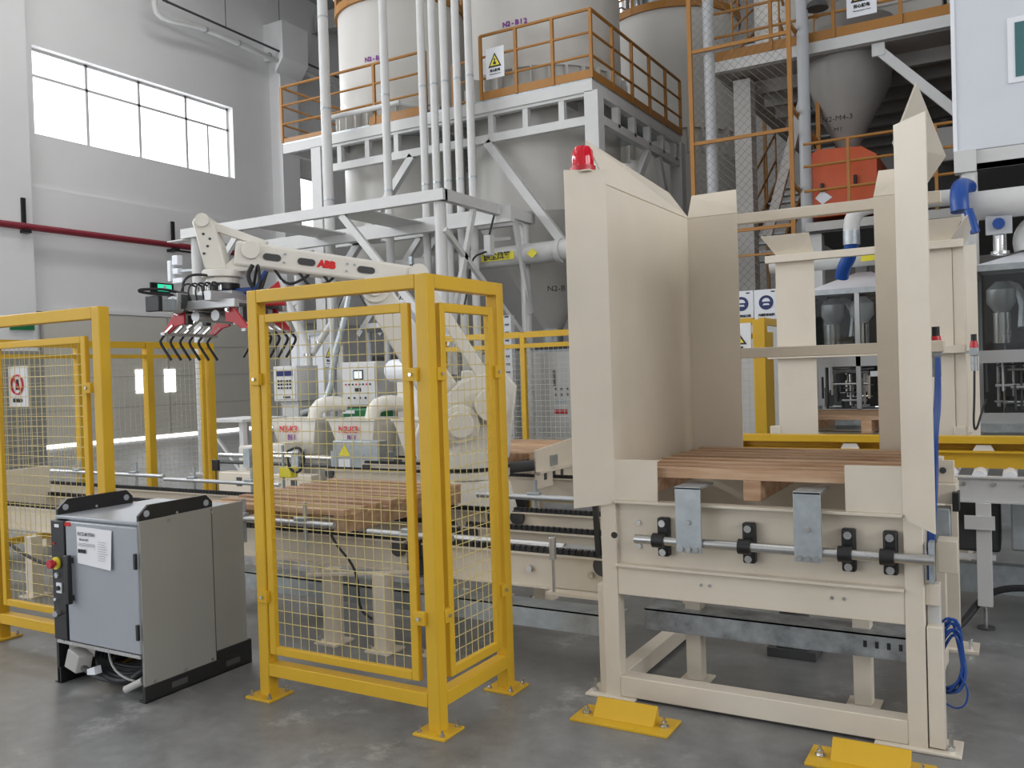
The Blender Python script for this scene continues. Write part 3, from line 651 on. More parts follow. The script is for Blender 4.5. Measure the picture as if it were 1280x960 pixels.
# photo sensor post in front of the first section
sn = thing('sensor_post', 'small sensor on a thin post in front of the chain conveyor beside the near magazine', 'sensor', (-2.15, 4.1, 0.45))
CYL('rod', STEEL, sn, (-2.15, 4.1, 0.45), (-2.15, 4.1, 0.62), 0.008); MB().box(-2.165, -2.135, 4.085, 4.115, 0.62, 0.74).build('sensor_head', ALU, sn, 0.004)
# guide rods along the conveyors
def guide(label, x0, x1, y, z, n, r=0.018):
    t = thing('guide_rail', label, 'guide rail', ((x0+x1)/2, y, z), 0, 'round side guide rails')
    CYL('rod', ALU, t, (x0, y, z), (x1, y, z), r, n=12)
    for i in range(n):
        x = x0+(x1-x0)*(i+0.5)/n
        c_ = MB().box(x-0.05, x+0.05, y-0.015, y+0.03, z+0.0, z+0.035).build('clamp', GALV, t, 0.004)
        CYL('stem', GALV, t, (x, y+0.035, z-0.16), (x, y+0.035, z+0.12), 0.013, n=8)
    return t
guide('grey guide rail beside the far chain at the left end of the near conveyor', -8.75, -6.99, 5.50, 0.735, 2)
guide('grey guide rail beside the far chain left of the corner fence', -6.98, -5.5, 5.50, 0.71, 2)
guide('grey guide rail behind the conveyor left of the near magazine', -3.5, -2.55, 5.50, 0.715, 1, 0.022)
guide('grey guide rail at the near side of the pallet behind the corner fence mesh', -4.6, -3.55, 3.98, 0.735, 2)
guide('short grey guide rail at the near side, right part of the corner fence mesh', -3.35, -2.75, 4.05, 0.70, 1)
tp = thing('photo_switch', 'small black reflector on a thin post beside the far left conveyor', 'sensor', (-6.35, 5.56, 0.6))
CYL('post', DARK, tp, (-6.35, 5.56, 0.55), (-6.35, 5.56, 0.82), 0.006); MB().box(-6.39, -6.31, 5.55, 5.575, 0.80, 0.90).build('reflector', BLACK, tp, 0.004)
# motor / valve seen through the mesh on the near conveyor
vm = thing('air_valve', 'dark air valve hanging on the conveyor behind the corner fence mesh', 'valve', (-3.05, 4.12, 0.5))
MB().cyl((-3.05, 4.10, 0.50), (-3.05, 4.18, 0.50), 0.055, n=16).cyl((-3.05, 4.13, 0.5), (-3.05, 4.13, 0.66), 0.02, n=10).box(-3.12, -2.97, 4.12, 4.16, 0.48, 0.53).build('valve_body', BLACK, vm)
cbk = thing('sensor_cable', 'black sensor cable drooping in front of the near conveyor leg', 'cable', (-3.5, 4.0, 0.3))
TUBE('cable', RUB, cbk, [(-3.62, 4.0, 0.72), (-3.55, 3.99, 0.62), (-3.42, 3.98, 0.52), (-3.38, 3.98, 0.42), (-3.38, 3.98, 0.25), (-3.3, 4.0, 0.2)], 0.008, 7)
BAR('cable_tray_arm', CREAM, cbk, (-3.75, 3.95, 0.43), (-3.1, 4.15, 0.46), 0.03, 0.015)
# cable and guard hardware behind left fence
gb = thing('conveyor_guard', 'beige sheet steel guard box on the conveyor seen through the left fence', 'guard', (-7.5, 4.5, 0))
B('guard_plate', CREAM, gb, -7.62, -7.58, 3.75, 4.75, 0.45, 0.90, bev=0.004); B('guard_plate', CREAM, gb, -8.3, -7.62, 3.75, 3.8, 0.45, 0.90, bev=0.004); B('guard_leg', CREAM, gb, -7.65, -7.55, 3.78, 3.88, 0, 0.45)
jb = thing('junction_box', 'yellow sensor box under the conveyor seen through the left fence', 'box', (-6.1, 4.05, 0.4))
MB().box(-6.2, -6.0, 3.98, 4.1, 0.42, 0.58).build('box', SIGNY, jb, 0.006); CYL('stem', GALV, jb, (-6.3, 4.05, 0.1), (-6.3, 4.05, 0.75), 0.015)
cbl = thing('conveyor_cable', 'black cable sagging along the conveyor behind the left fence', 'cable', (-6.5, 3.8, 0.4))
TUBE('cable', RUB, cbl, [(-7.0, 3.8, 0.62), (-6.7, 3.78, 0.5), (-6.3, 3.77, 0.36), (-5.9, 3.8, 0.3)], 0.012, 6)

# far pallet conveyor on the other side of the robot
c4 = chain_conveyor('far chain conveyor running behind the robot to the far magazine', -6.5, -1.9, (7.2, 7.82, 8.40), 0.655, (-6.0, -4.6, -3.0), 7.15)
bg = thing('pallet_side_guide', 'cream side guide plate with slots and a yellow tag beside the pale pallet', 'guide', (-3.75, 7.2, 0.5))
PLATE('plate', CREAM, bg, [(-3.74, 6.86, 0.56), (-3.74, 7.62, 0.56), (-3.74, 7.62, 0.96), (-3.74, 6.86, 0.91)], 0.02, bev=0.004)
B('flange', CREAM, bg, -3.80, -3.70, 6.86, 7.62, 0.70, 0.72)
B('reflector', GALV, bg, -3.735, -3.72, 7.13, 7.25, 0.745, 0.84)
for y in (7.03, 7.2, 7.36): B('slot', DARK, bg, -3.74, -3.735, y-0.025, y+0.025, 0.63, 0.72)
B('yellow_tag', SIGNY, bg, -3.735, -3.725, 7.22, 7.38, 0.60, 0.635)
pv = thing('pivot_arm', 'small white swing stop with black rod at the left of the pale pallet', 'stop', (-4.0, 6.7, 0.5))
CYL('stem', STEEL, pv, (-4.0, 6.7, 0.5), (-4.0, 6.7, 0.92), 0.018); MB().box(-4.1, -3.98, 6.66, 6.74, 0.86, 0.90).build('head', WHITE, pv, 0.005); CYL('rod', RUB, pv, (-4.5, 6.66, 0.84), (-3.95, 6.7, 0.86), 0.016); CYL('roller', DARK, pv, (-4.0, 6.72, 0.76), (-3.75, 6.85, 0.78), 0.05); MB().box(-4.04, -3.75, 6.66, 6.74, 0.42, 0.5).build('foot', BLACK, pv, 0.004)
CYL('stem', STEEL, c4, (-3.35, 6.95, 0.45), (-3.35, 6.95, 0.75), 0.025)

# ------------------------------------------------------------------ bag roller conveyor with yellow side guide
rc = thing('roller_conveyor', 'white roller conveyor with long yellow side guide between the two magazines', 'conveyor', (-0.5, 6.3, 0))
MB().box(-2.4, 2.5, 5.9, 5.91, 0.76, 0.905).box(-2.4, 2.5, 5.88, 5.95, 0.9, 0.91).box(-2.4, 2.5, 5.88, 5.92, 0.755, 0.765).build('side_frame', WHITE, rc)
MB().box(-2.4, 2.5, 6.88, 6.89, 0.7, 0.85).build('side_frame', WHITE, rc)
r0 = None
for i in range(30):
    x = -2.3+i*0.16
    if r0 is None:
        r0 = CYL('roller', SIGNW, rc, (x, 5.915, 0.90), (x, 6.87, 0.90), 0.04, n=16)
    else:
        q = r0.copy(); COL.objects.link(q); q.parent = rc; q.location = (i*0.16, 0, 0)
MB().box(-2.4, 2.5, 6.16, 6.17, 0.93, 1.035).box(-2.4, 2.5, 6.12, 6.24, 1.028, 1.04).build('yellow_channel', YEL, rc)
MB().box(-2.4, 2.5, 6.23, 6.24, 1.04, 1.125).box(-2.4, 2.5, 6.13, 6.24, 1.112, 1.128).box(-2.4, 2.5, 6.13, 6.142, 1.085, 1.112).build('yellow_rail', YEL, rc)
for x in (-1.75, -0.98, -0.2, 0.6): PLATE('rail_clip', SIGNW, rc, [(x-0.06, 6.15, 1.04), (x+0.06, 6.15, 1.04), (x+0.04, 6.15, 1.075), (x-0.04, 6.15, 1.075)], 0.01)
for x in (-2.2, -0.20, 1.6):
    MB().box(x-0.04, x+0.04, 5.87, 5.95, 0.14, 0.755).build('leg', WHITE, rc, 0.003); CYL('levelling_screw', STEEL, rc, (x, 5.91, 0.01), (x, 5.91, 0.15), 0.012, n=8); CYL('foot', DARK, rc, (x, 5.91, 0), (x, 5.91, 0.012), 0.05, n=14)
    B('leg_bracket', WHITE, rc, x-0.1, x+0.06, 5.85, 5.87, 0.60, 0.68)
    BAR('tie_bar', WHITE, rc, (x-0.45, 5.9, 0.43), (x+0.06, 5.9, 0.43), 0.03, 0.03)
for x in (-0.30, -0.14, 0.02): CYL('bolt', STEEL, rc, (x, 5.885, 0.865), (x, 5.9, 0.865), 0.012, n=8)
dm = thing('drive_motor_guard', 'grey drive guard box under the roller conveyor at the right edge', 'guard', (0.2, 6.3, 0))
MB().box(-0.06, 0.7, 6.1, 6.6, 0.44, 0.74).build('guard_box', GALV, dm, 0.01); MB().box(-0.42, -0.12, 6.2, 6.6, 0.40, 0.76).build('motor', DARK, dm, 0.02); B('stand', GALV, dm, -0.6, 0.9, 6.3, 6.4, 0.12, 0.3); B('stand_leg', GALV, dm, -0.55, -0.45, 6.3, 6.4, 0, 0.12); B('stand_leg', GALV, dm, 0.75, 0.85, 6.3, 6.4, 0, 0.12)
pc = thing('power_cable', 'thick black power cable crossing below the roller conveyor at the right', 'cable', (-0.1, 5.95, 0))
TUBE('cable', RUB, pc, [(-0.42, 5.6, 0.012), (-0.32, 5.75, 0.05), (-0.22, 5.98, 0.17), (-0.1, 6.0, 0.235), (0.1, 6.0, 0.245), (0.5, 6.0, 0.2)], 0.02, 8)
pf = thing('support_post', 'cream post with bolted foot plate standing right behind the near magazine', 'support', (-0.34, 5.45, 0))
B('post', CREAM, pf, -0.38, -0.31, 5.42, 5.49, 0.014, 0.95, bev=0.003); fpl = B('foot_plate', CREAM, pf, -0.44, -0.22, 5.36, 5.55, 0, 0.014); MB().cyl((-0.26, 5.42, 0.014), (-0.26, 5.42, 0.07), 0.012, n=6).build('anchor_bolt', STEEL, fpl)

# ------------------------------------------------------------------ palletising robot (local x = arm direction)
ang = math.atan2(-0.577, -0.817)
rb = thing('palletising_robot', 'off-white palletising robot arm with red lettering reaching left over the conveyor', 'robot', (-4.1, 6.3, 0), ang, local=True)
MB().hull8([(-0.46, -0.46, 0), (0.46, -0.46, 0), (0.46, 0.46, 0), (-0.46, 0.46, 0), (-0.40, -0.40, 0.42), (0.40, -0.40, 0.42), (0.40, 0.40, 0.42), (-0.40, 0.40, 0.42)]).build('pedestal', ROBW, rb, 0.012)
MB().hull8([(-0.40, -0.42, 0.42), (0.40, -0.42, 0.42), (0.40, 0.42, 0.42), (-0.40, 0.42, 0.42), (-0.33, -0.34, 0.74), (0.33, -0.34, 0.74), (0.33, 0.34, 0.74), (-0.33, 0.34, 0.74)]).build('base', ROBW, rb, 0.03)
MB().lathe([(0.36, 0.74), (0.36, 0.80), (0.30, 0.83)], (0, 0, 0), 36).build('slewing_flange', ROBW, rb)
MB().lathe([(0.365, 0.81), (0.365, 0.835)], (0, 0, 0), 36).build('cable_ring', BLACK, rb)
MB().lathe([(0.33, 0.83), (0.33, 0.95), (0.25, 1.0)], (0, 0, 0), 32).build('turret_base', ROBW, rb)
for s_ in (-1, 1):
    MB().plate([(-0.34, s_*0.17, 0.9), (0.42, s_*0.17, 0.9), (0.46, s_*0.17, 1.08), (0.38, s_*0.17, 1.25), (0.05, s_*0.17, 1.55), (-0.30, s_*0.17, 1.66), (-0.42, s_*0.17, 1.5)], 0.09*s_).build('turret_cheek', ROBW, rb, 0.02)
MB().box(-0.36, 0.05, -0.17, 0.17, 0.95, 1.5).build('turret_core', ROBW, rb, 0.03)
MB().cyl((0.06, 0.26, 1.2), (0.06, 0.36, 1.2), 0.16, n=24).cyl((0.06, 0.36, 1.2), (0.06, 0.44, 1.2), 0.11, n=20).build('shoulder_motor', ROBW, rb, 0.01)
MB().cyl((-0.2, 0.17, 1.35), (-0.2, 0.40, 1.35), 0.14, n=24).build('link_motor', ROBW, rb, 0.01)
MB().cyl((-0.12, -0.36, 1.30), (-0.12, -0.22, 1.30), 0.13, n=24).cyl((-0.12, -0.42, 1.30), (-0.12, -0.36, 1.30), 0.08, n=18).build('link_motor', ROBW, rb)
MB().box(-0.30, 0.02, -0.34, -0.22, 1.42, 1.64).build('terminal_box', ROBW, rb, 0.02)
# lower arm
def arm(p, q, w0, w1, y0, y1):
    P = Vector((p[0], 0, p[1])); Q = Vector((q[0], 0, q[1])); d_ = (Q-P).normalized(); n_ = Vector((-d_.z, 0, d_.x))
    pts = [P-n_*w0, Q-n_*w1, Q+n_*w1, P+n_*w0]
    return [(v.x, y0, v.z) for v in pts] + [(v.x, y1, v.z) for v in pts]
MB().hull8(arm((0.06, 1.2), (0.72, 2.32), 0.17, 0.12, -0.16, 0.16)).build('lower_arm', ROBW, rb, 0.02)
MB().hull8(arm((-0.30, 1.35), (0.36, 2.46), 0.055, 0.05, -0.04, 0.04)).build('parallel_rod', ROBW, rb, 0.01)
MB().cyl((0.72, -0.2, 2.34), (0.72, 0.2, 2.34), 0.12, n=24).cyl((0.72, 0.2, 2.34), (0.72, 0.24, 2.34), 0.07, n=18).build('elbow_joint', ROBW, rb, 0.008)
MB().cyl((0.36, -0.17, 2.46), (0.36, 0.17, 2.46), 0.08, n=20).build('elbow_joint', ROBW, rb)
# upper arm with lettering and oval recesses
ua = MB().hull8(arm((0.30, 2.42), (1.86, 2.665), 0.085, 0.105, -0.13, 0.13)).build('upper_arm', ROBW, rb, 0.025)
dx = Vector((1.56, 0, 0.245)).normalized(); ORG[ua] = Vector((0, 0, 0))
def on_arm(s, h): return Vector((0.30, 0, 2.42)) + dx*s + Vector((-dx.z, 0, dx.x))*h
# the face toward the camera is local y = +0.13 (robot turned to the left)
for s0 in (0.53, 1.02, 1.30):
    c_ = on_arm(s0-0.03, 0.0); a_ = c_-dx*0.045; b_ = c_+dx*0.045
    pts = []
    for k in range(8): t_ = PI/2+PI*k/7; pts.append(a_+dx*0.028*math.cos(t_)+Vector((-dx.z, 0, dx.x))*0.028*math.sin(t_))
    for k in range(8): t_ = -PI/2+PI*k/7; pts.append(b_+dx*0.028*math.cos(t_)+Vector((-dx.z, 0, dx.x))*0.028*math.sin(t_))
    PLATE('recess', DARK, ua, [(v.x, 0.134, v.z) for v in pts], 0.006)
v = on_arm(1.24-0.02+0.02, 0.01)
text('ABB', 0.078, LOGOR, ua, (0.30+dx.x*0.825, 0.133, 2.42+dx.z*0.825), xdir=(-dx.x, 0, -dx.z), updir=(-dx.z, 0, dx.x), name='logo', bold=0.006)
for s0, h in ((0.66, 0.03), (0.66, -0.03), (0.60, 0.03), (1.17, 0.04), (1.17, -0.03), (1.44, 0.04), (1.44, -0.03)):
    p_ = on_arm(s0, h); CYL('screw', GALV, ua, (p_.x, 0.128, p_.z), (p_.x, 0.137, p_.z), 0.011, n=8)
# wrist: vertical plate, stiffening rod, flange
MB().plate([(1.93, 0.12, 2.53), (2.10, 0.12, 2.53), (2.19, 0.12, 2.92), (2.15, 0.12, 2.98), (2.07, 0.12, 2.98), (2.02, 0.12, 2.90), (1.97, 0.12, 2.72)], -0.24).build('wrist_housing', ROBW, rb, 0.015)
MB().hull8(arm((2.10, 2.92), (1.62, 2.74), 0.035, 0.03, -0.05, 0.05)).build('upper_rod', ROBW, rb, 0.006)
MB().cyl((1.72, -0.16, 2.68), (1.72, 0.16, 2.68), 0.075, n=24).build('wrist_joint', ROBW, rb, 0.006)
MB().cyl((2.10, -0.16, 2.93), (2.10, 0.16, 2.93), 0.055, n=20).build('wrist_pin', ROBW, rb)
for x, z in ((2.10, 2.82), (2.07, 2.72), (2.10, 2.66), (2.05, 2.78)): CYL('screw', DARK, rb, (x, 0.118, z), (x, 0.126, z), 0.011, n=8)
MB().plate([(1.60, 0.10, 2.62), (1.70, 0.10, 2.52), (2.0, 0.10, 2.50), (2.1, 0.10, 2.5), (2.1, 0.10, 2.56), (1.95, 0.10, 2.56), (1.75, 0.10, 2.72), (1.62, 0.10, 2.74)], -0.2).cyl((1.98, 0, 2.42), (1.98, 0, 2.47), 0.13, n=28).cyl((1.98, 0, 2.47), (1.98, 0, 2.53), 0.17, n=28).build('wrist_flange', ROBW, rb, 0.006)
MB().cyl((1.98, 0, 2.37), (1.98, 0, 2.42), 0.13, n=28).build('tool_flange', BLACK, rb)
TUBE('hose', RUB, rb, [(1.6, 0.16, 2.5), (1.66, 0.2, 2.3), (1.75, 0.22, 2.45), (1.7, 0.2, 2.55)], 0.018, 8)
TUBE('hose', BLUE, rb, [(1.6, 0.2, 2.5), (1.68, 0.22, 2.36), (1.74, 0.24, 2.25)], 0.012, 8)
for k in range(3): TUBE('hose', RUB, rb, [(1.55-0.2*k, 0.1, 2.53-0.03*k), (1.45-0.2*k, 0.12, 2.38-0.03*k), (1.3-0.2*k, 0.1, 2.44-0.03*k), (1.25-0.2*k, 0.08, 2.5-0.03*k)], 0.012, 7)
# ------------------------------------------------------------------ bag gripper (local y = long axis)
wp = Vector((-4.1-0.817*1.98, 6.3-0.577*1.98, 0))
gr = thing('bag_gripper', 'bag gripper with red arms and black hooked claws hanging from the robot wrist', 'gripper', (wp.x+0.05, wp.y, 2.345), math.radians(10), local=True)
gr.scale = (0.80, 0.74, 0.86)
MB().box(-0.20, 0.20, -0.22, 0.22, -0.03, 0.0).build('mount_plate', ALU, gr, 0.004)
for x in (-0.20, 0.20): MB().box(x-0.04, x+0.04, -0.62, 0.55, -0.12, -0.03).build('main_beam', ALU, gr, 0.006)
for y in (-0.45, 0.42): MB().box(-0.42, 0.42, y-0.04, y+0.04, -0.18, -0.10).build('cross_beam', ALU, gr, 0.006)
MB().box(-0.38, 0.38, -0.35, 0.35, -0.16, -0.135).build('under_plate', DARK, gr)
MB().box(-0.30, -0.18, -0.84, -0.62, -0.20, -0.09).build('servo_motor', GALV, gr, 0.006); MB().box(-0.32, -0.16, -0.90, -0.84, -0.21, -0.07).build('motor_cap', BLACK, gr, 0.006); CYL('gear_head', ALU, gr, (-0.24, -0.62, -0.14), (-0.24, -0.5, -0.14), 0.075, n=20)
TUBE('cable_loop', RUB, gr, [(-0.2, -0.5, -0.03), (-0.22, -0.72, 0.0), (-0.25, -1.02, -0.02), (-0.25, -1.08, -0.035), (-0.25, -1.02, -0.05), (-0.22, -0.7, -0.05), (-0.2, -0.5, -0.045)], 0.013, 7)
TUBE('cable', RUB, gr, [(-0.25, -0.42, -0.03), (-0.26, -0.40, 0.10), (-0.20, -0.32, 0.17), (-0.05, -0.15, 0.15)], 0.013, 7)
MB().cyl((-0.24, -0.56, -0.10), (-0.24, -0.42, -0.10), 0.10, n=20).build('chain_wheel', DARK, gr)
MB().box(-0.1, 0.3, 0.0, 0.3, -0.03, 0.04).build('valve_island', BLUE, gr, 0.006)
MB().box(0.26, 0.34, -0.3, 0.3, -0.33, -0.1).build('end_plate', ALU, gr, 0.004)
MB().cyl((-0.12, -0.4, -0.24), (-0.12, 0.4, -0.24), 0.05, n=16).build('air_cylinder', ALU, gr); MB().cyl((0.12, -0.4, -0.24), (0.12, 0.4, -0.24), 0.05, n=16).build('air_cylinder', ALU, gr)
for s_ in (-1, 1):
    for y in (-0.40, 0.36):
        MB().plate([(s_*0.26, y, -0.16), (s_*0.34, y, -0.14), (s_*0.40, y, -0.22), (s_*0.53, y, -0.37), (s_*0.50, y, -0.41), (s_*0.36, y, -0.32), (s_*0.26, y, -0.30)], 0.03).build('red_arm', RED, gr, 0.004)
        CYL('pivot', STEEL, gr, (s_*0.31, y-0.05, -0.20), (s_*0.31, y+0.02, -0.20), 0.022, n=12)
    MB().bar((s_*0.49, -0.46, -0.39), (s_*0.49, 0.44, -0.39), 0.05, 0.03).build('claw_beam', ALU, gr, 0.004)
    for k in range(6):
        y = -0.40+k*0.155
        MB().tube([(s_*0.47, y, -0.36), (s_*0.555, y, -0.43), (s_*0.57, y, -0.47), (s_*0.50, y, -0.56), (s_*0.44, y, -0.635)], 0.0145, 8, 1).build('claw', BLACK, gr)
        MB().bar((s_*0.40, y, -0.31), (s_*0.50, y, -0.38), 0.03, 0.02).build('claw_holder', STEEL, gr)
MB().hull8([(1.45, 0.10, 2.22), (1.62, 0.10, 2.22), (1.62, 0.2, 2.22), (1.45, 0.2, 2.22), (1.50, 0.10, 2.42), (1.60, 0.10, 2.34), (1.60, 0.2, 2.34), (1.50, 0.2, 2.42)]).build('red_bracket', RED, rb, 0.01)
MB().bar((1.50, 0.15, 2.42), (1.38, 0.15, 2.22), 0.05, 0.03).build('white_strip', SIGNW, rb)
for k in range(5):
    MB().cyl((-0.16+0.07*k, -0.30, 0.0), (-0.16+0.07*k, -0.30, 0.05), 0.02, n=10).build('valve', BLACK if k % 2 else STEEL, gr)
    TUBE('air_hose', RUB, gr, [(-0.16+0.07*k, -0.30, 0.04), (-0.2+0.08*k, -0.42, 0.08), (-0.22+0.09*k, -0.50, 0.0), (-0.2+0.08*k, -0.46, -0.12)], 0.009, 6)
for s_ in (-1, 1):
    CYL('hinge_shaft', STEEL, gr, (s_*0.31, -0.48, -0.20), (s_*0.31, 0.44, -0.20), 0.016, n=10)
    for y in (-0.2, 0.1): MB().box(s_*0.36-0.03, s_*0.36+0.03, y-0.04, y+0.04, -0.30, -0.17).build('link_block', DARK, gr, 0.006)
    CYL('damper', CHROME, gr, (s_*0.22, -0.1, -0.20), (s_*0.44, -0.1, -0.33), 0.022, n=10)
TUBE('cable_loop', RUB, gr, [(0.28, 0.05, 0.04), (0.36, 0.0, 0.22), (0.42, -0.05, 0.24), (0.46, -0.1, 0.05), (0.40, -0.1, -0.05)], 0.016, 7)
# ------------------------------------------------------------------ steel gantry in front of the silos
gt = thing('steel_gantry', 'white steel gantry frame with braces standing behind the robot in front of the silos', 'frame', (-9.8, 11.8, 0))
GX0, GX1, GY0, GY1, GZ = -12.5, -7.13, 10.5, 13.1, 4.27
for x, y in ((GX0+0.1, GY0+0.1), (GX1-0.1, GY0+0.1), (GX1-0.1, GY1), (GX0+0.1, GY1)):
    MB().cyl((x, y, 0), (x, y, GZ-0.16), 0.085, n=20).build('post', WHITE, gt); B('base_plate', WHITE, gt, x-0.18, x+0.18, y-0.18, y+0.18, 0, 0.02)
def ibeam(n_, p, q, h=0.30, w=0.2):
    P = Vector(p); Q = Vector(q); m = MB(); m.bar(P, Q, 0.02, h); up = Vector((0, 0, h/2))
    m.bar(P+up, Q+up, w, 0.025); m.bar(P-up, Q-up, w, 0.025); return m.build(n_, WHITE, gt)
def cbeam(n_, p, q, h=0.16, w=0.12): return BAR(n_, WHITE, gt, p, q, w, h)
cbeam('beam', (GX0-0.1, GY0, GZ-0.08), (GX1+0.06, GY0, GZ-0.08)); cbeam('beam', (GX1, GY0, GZ-0.08), (GX1, GY1+0.1, GZ-0.08)); cbeam('beam', (GX0, GY0+0.07, GZ-0.08), (GX0, GY1, GZ-0.08)); cbeam('beam', (GX0, 12.1, GZ-0.16), (GX1+0.25, 12.1, GZ-0.16), 0.24); cbeam('beam', (GX0, GY1, GZ-0.08), (GX1, GY1, GZ-0.08))
for x in (-10.6, -8.9): B('joist_plate', WHITE, gt, x-0.35, x+0.35, GY0+0.07, GY1, GZ-0.13, GZ-0.11)
BAR('brace', WHITE, gt, (-9.0, GY0, GZ-0.16), (-7.3, GY0, 2.2), 0.07, 0.11); BAR('brace', WHITE, gt, (-11.2, GY0, GZ-0.16), (-12.4, GY0, 2.9), 0.07, 0.1)
BAR('brace', WHITE, gt, (GX1, 11.35, GZ-0.16), (GX1, 10.55, 2.0), 0.06, 0.09); BAR('brace', WHITE, gt, (GX1, 10.55, 3.7), (GX1, 13.1, 2.0), 0.06, 0.08); BAR('brace', WHITE, gt, (GX1, 12.6, GZ-0.16), (GX1, 13.05, 2.6), 0.06, 0.09)
BAR('brace', WHITE, gt, (-9.0, GY1, GZ-0.16), (-10.4, GY1, 2.4), 0.08, 0.1); BAR('brace', WHITE, gt, (-9.4, GY1, GZ-0.16), (-10.9, GY1, 2.4), 0.08, 0.1)
B('end_plate', WHITE, gt, GX0-0.4, GX0+0.0, GY0-0.1, GY0+0.1, GZ-0.2, GZ-0.18)
TUBE('conduit', WHITE, gt, [(GX1, GY1-0.4, GZ-0.17), (GX1-0.02, GY1-0.2, GZ-0.2), (GX1-0.02, GY1-0.2, GZ-0.4), (GX1-0.02, GY1-0.2, 1.5)], 0.025, 7, 1)
fx = thing('camera_box', 'small white sensor box on a bracket under the gantry beam', 'sensor', (-7.2, 12.0, 3.8))
MB().box(-7.28, -7.16, 11.85, 11.98, 3.46, 3.78).build('box', WHITE, fx, 0.01); BAR('bracket', WHITE, fx, (-7.2, 11.98, 3.72), (-7.18, 12.5, 3.8), 0.05); TUBE('cable', RUB, fx, [(-7.2, 11.9, 3.78), (-7.18, 11.95, 3.95), (-7.16, 12.0, 4.1)], 0.016, 6); TUBE('cable', RUB, fx, [(-7.24, 11.85, 3.52), (-7.3, 11.5, 3.4), (-7.25, 11.3, 2.9), (-7.3, 11.2, 2.5)], 0.016, 6)
for xo, nm in ((-8.0, 'right'), (-9.2, 'left')):
    lp = thing('hanging_cables', 'two thin black cables hanging from the gantry beam, the %s pair' % nm, 'cable', (xo, 10.9, 3.3), 0, 'cables hanging from the gantry')
    B('hook', GALV, lp, xo-0.03, xo+0.03, 10.87, 10.93, 3.3, 3.42)
    for s_ in (-1, 1): TUBE('cable', RUB, lp, [(xo, 10.9, 3.35), (xo+s_*0.08, 10.9, 3.05), (xo+s_*0.3, 10.9, 2.7)], 0.009, 6)

# ------------------------------------------------------------------ silo platform
sp_ = thing('silo_platform', 'white steel silo platform with orange railing carrying two silos', 'platform', (-9.2, 15, 0))
PX0, PX1, PY0, PY1, PZ = -12.6, -5.85, 13.0, 17.3, 6.3
HL = 1.10
def railing(parent, p, q, n, z=PZ, toe=True, mids=2, r=0.022, skip0=False):
    P = Vector(p); Q = Vector(q)
    for i in range(n+1):
        if i == 0 and skip0: continue
        c_ = P.lerp(Q, i/n); BAR('rail_post', ORANGE, parent, (c_.x, c_.y, z), (c_.x, c_.y, z+HL), 0.05, 0.05)
    for k in range(mids+1):
        h = HL*(mids+1-k)/(mids+1); CYL('rail', ORANGE, parent, (P.x, P.y, z+h), (Q.x, Q.y, z+h), r if k else r+0.006, n=8)
    if toe: BAR('toe_board', ORANGE, parent, (P.x, P.y, z+0.07), (Q.x, Q.y, z+0.07), 0.015, 0.14)
deck = MB().box(PX0, PX1, PY0, PY1, PZ-0.03, PZ).build('deck', GALV, sp_)
for p, q in (((PX0, PY0+0.05, PZ-0.12), (PX1, PY0+0.05, PZ-0.12)), ((PX1-0.05, PY0+0.1, PZ-0.12), (PX1-0.05, PY1, PZ-0.12)), ((PX0+0.05, PY0+0.1, PZ-0.12), (PX0+0.05, PY1, PZ-0.12))): BAR('edge_beam', WHITE, sp_, p, q, 0.1, 0.18)
for i in range(5): BAR('deck_joist', WHITE, sp_, (PX0+1+i*1.25, PY0+0.1, PZ-0.12), (PX0+1+i*1.25, PY1, PZ-0.12), 0.08, 0.16)
# truss below the deck: chords and verticals on the front and right faces
BAR('chord', WHITE, sp_, (-11.7, PY0+0.1, 5.65), (PX1, PY0+0.1, 5.65), 0.12, 0.14); BAR('chord', WHITE, sp_, (-11.7, PY0+0.1, 6.08), (PX1, PY0+0.1, 6.08), 0.12, 0.08)
BAR('chord', WHITE, sp_, (PX1, PY0+0.1, 5.68), (PX1, PY1, 5.68), 0.12, 0.14); BAR('chord', WHITE, sp_, (PX1, PY0+0.1, 6.08), (PX1, PY1, 6.08), 0.12, 0.08)
for i in range(8): x = -11.2+i*0.68; BAR('web_post', WHITE, sp_, (x, PY0+0.1, 5.7), (x, PY0+0.1, 6.06), 0.10, 0.10)
for i in range(5): y = 13.95+i*0.72; BAR('web_post', WHITE, sp_, (PX1, y, 5.7), (PX1, y, 6.06), 0.12, 0.10)
for x, y in ((-11.75, PY0+0.12), (-5.88, PY0+0.12), (-5.88, PY1-0.15), (-11.75, PY1-0.15)): B('column', WHITE, sp_, x-0.12, x+0.12, y-0.12, y+0.12, 0, 6.1)
BAR('brace', WHITE, sp_, (-7.9, PY0+0.1, 5.6), (-5.95, PY0+0.1, 3.0), 0.12, 0.14); BAR('brace', WHITE, sp_, (-9.5, PY0+0.1, 5.6), (-11.5, PY0+0.1, 3.4), 0.12, 0.14)
BAR('brace', WHITE, sp_, (PX1, 15.4, 5.6), (PX1, 13.2, 3.2), 0.12, 0.14); BAR('brace', WHITE, sp_, (PX1, 15.9, 5.6), (PX1, 17.1, 3.2), 0.12, 0.14)
railing(sp_, (PX0, PY0), (-9.1, PY0), 3, toe=False); railing(sp_, (-7.93, PY0), (PX1, PY0), 3); railing(sp_, (-9.1, PY0+0.9), (-7.93, PY0+0.9), 2, toe=False)
BAR('toe_board', ORANGE, sp_, (-10.4, PY0, PZ+0.06), (-9.1, PY0, PZ+0.06), 0.015, 0.16); BAR('toe_board', ORANGE, sp_, (PX0, PY0, PZ+0.04), (-11.3, PY0, PZ+0.04), 0.015, 0.08)
railing(sp_, (PX1, PY0), (PX1, PY1), 5, skip0=True); railing(sp_, (PX0, PY0), (PX0, PY1), 3, skip0=True)
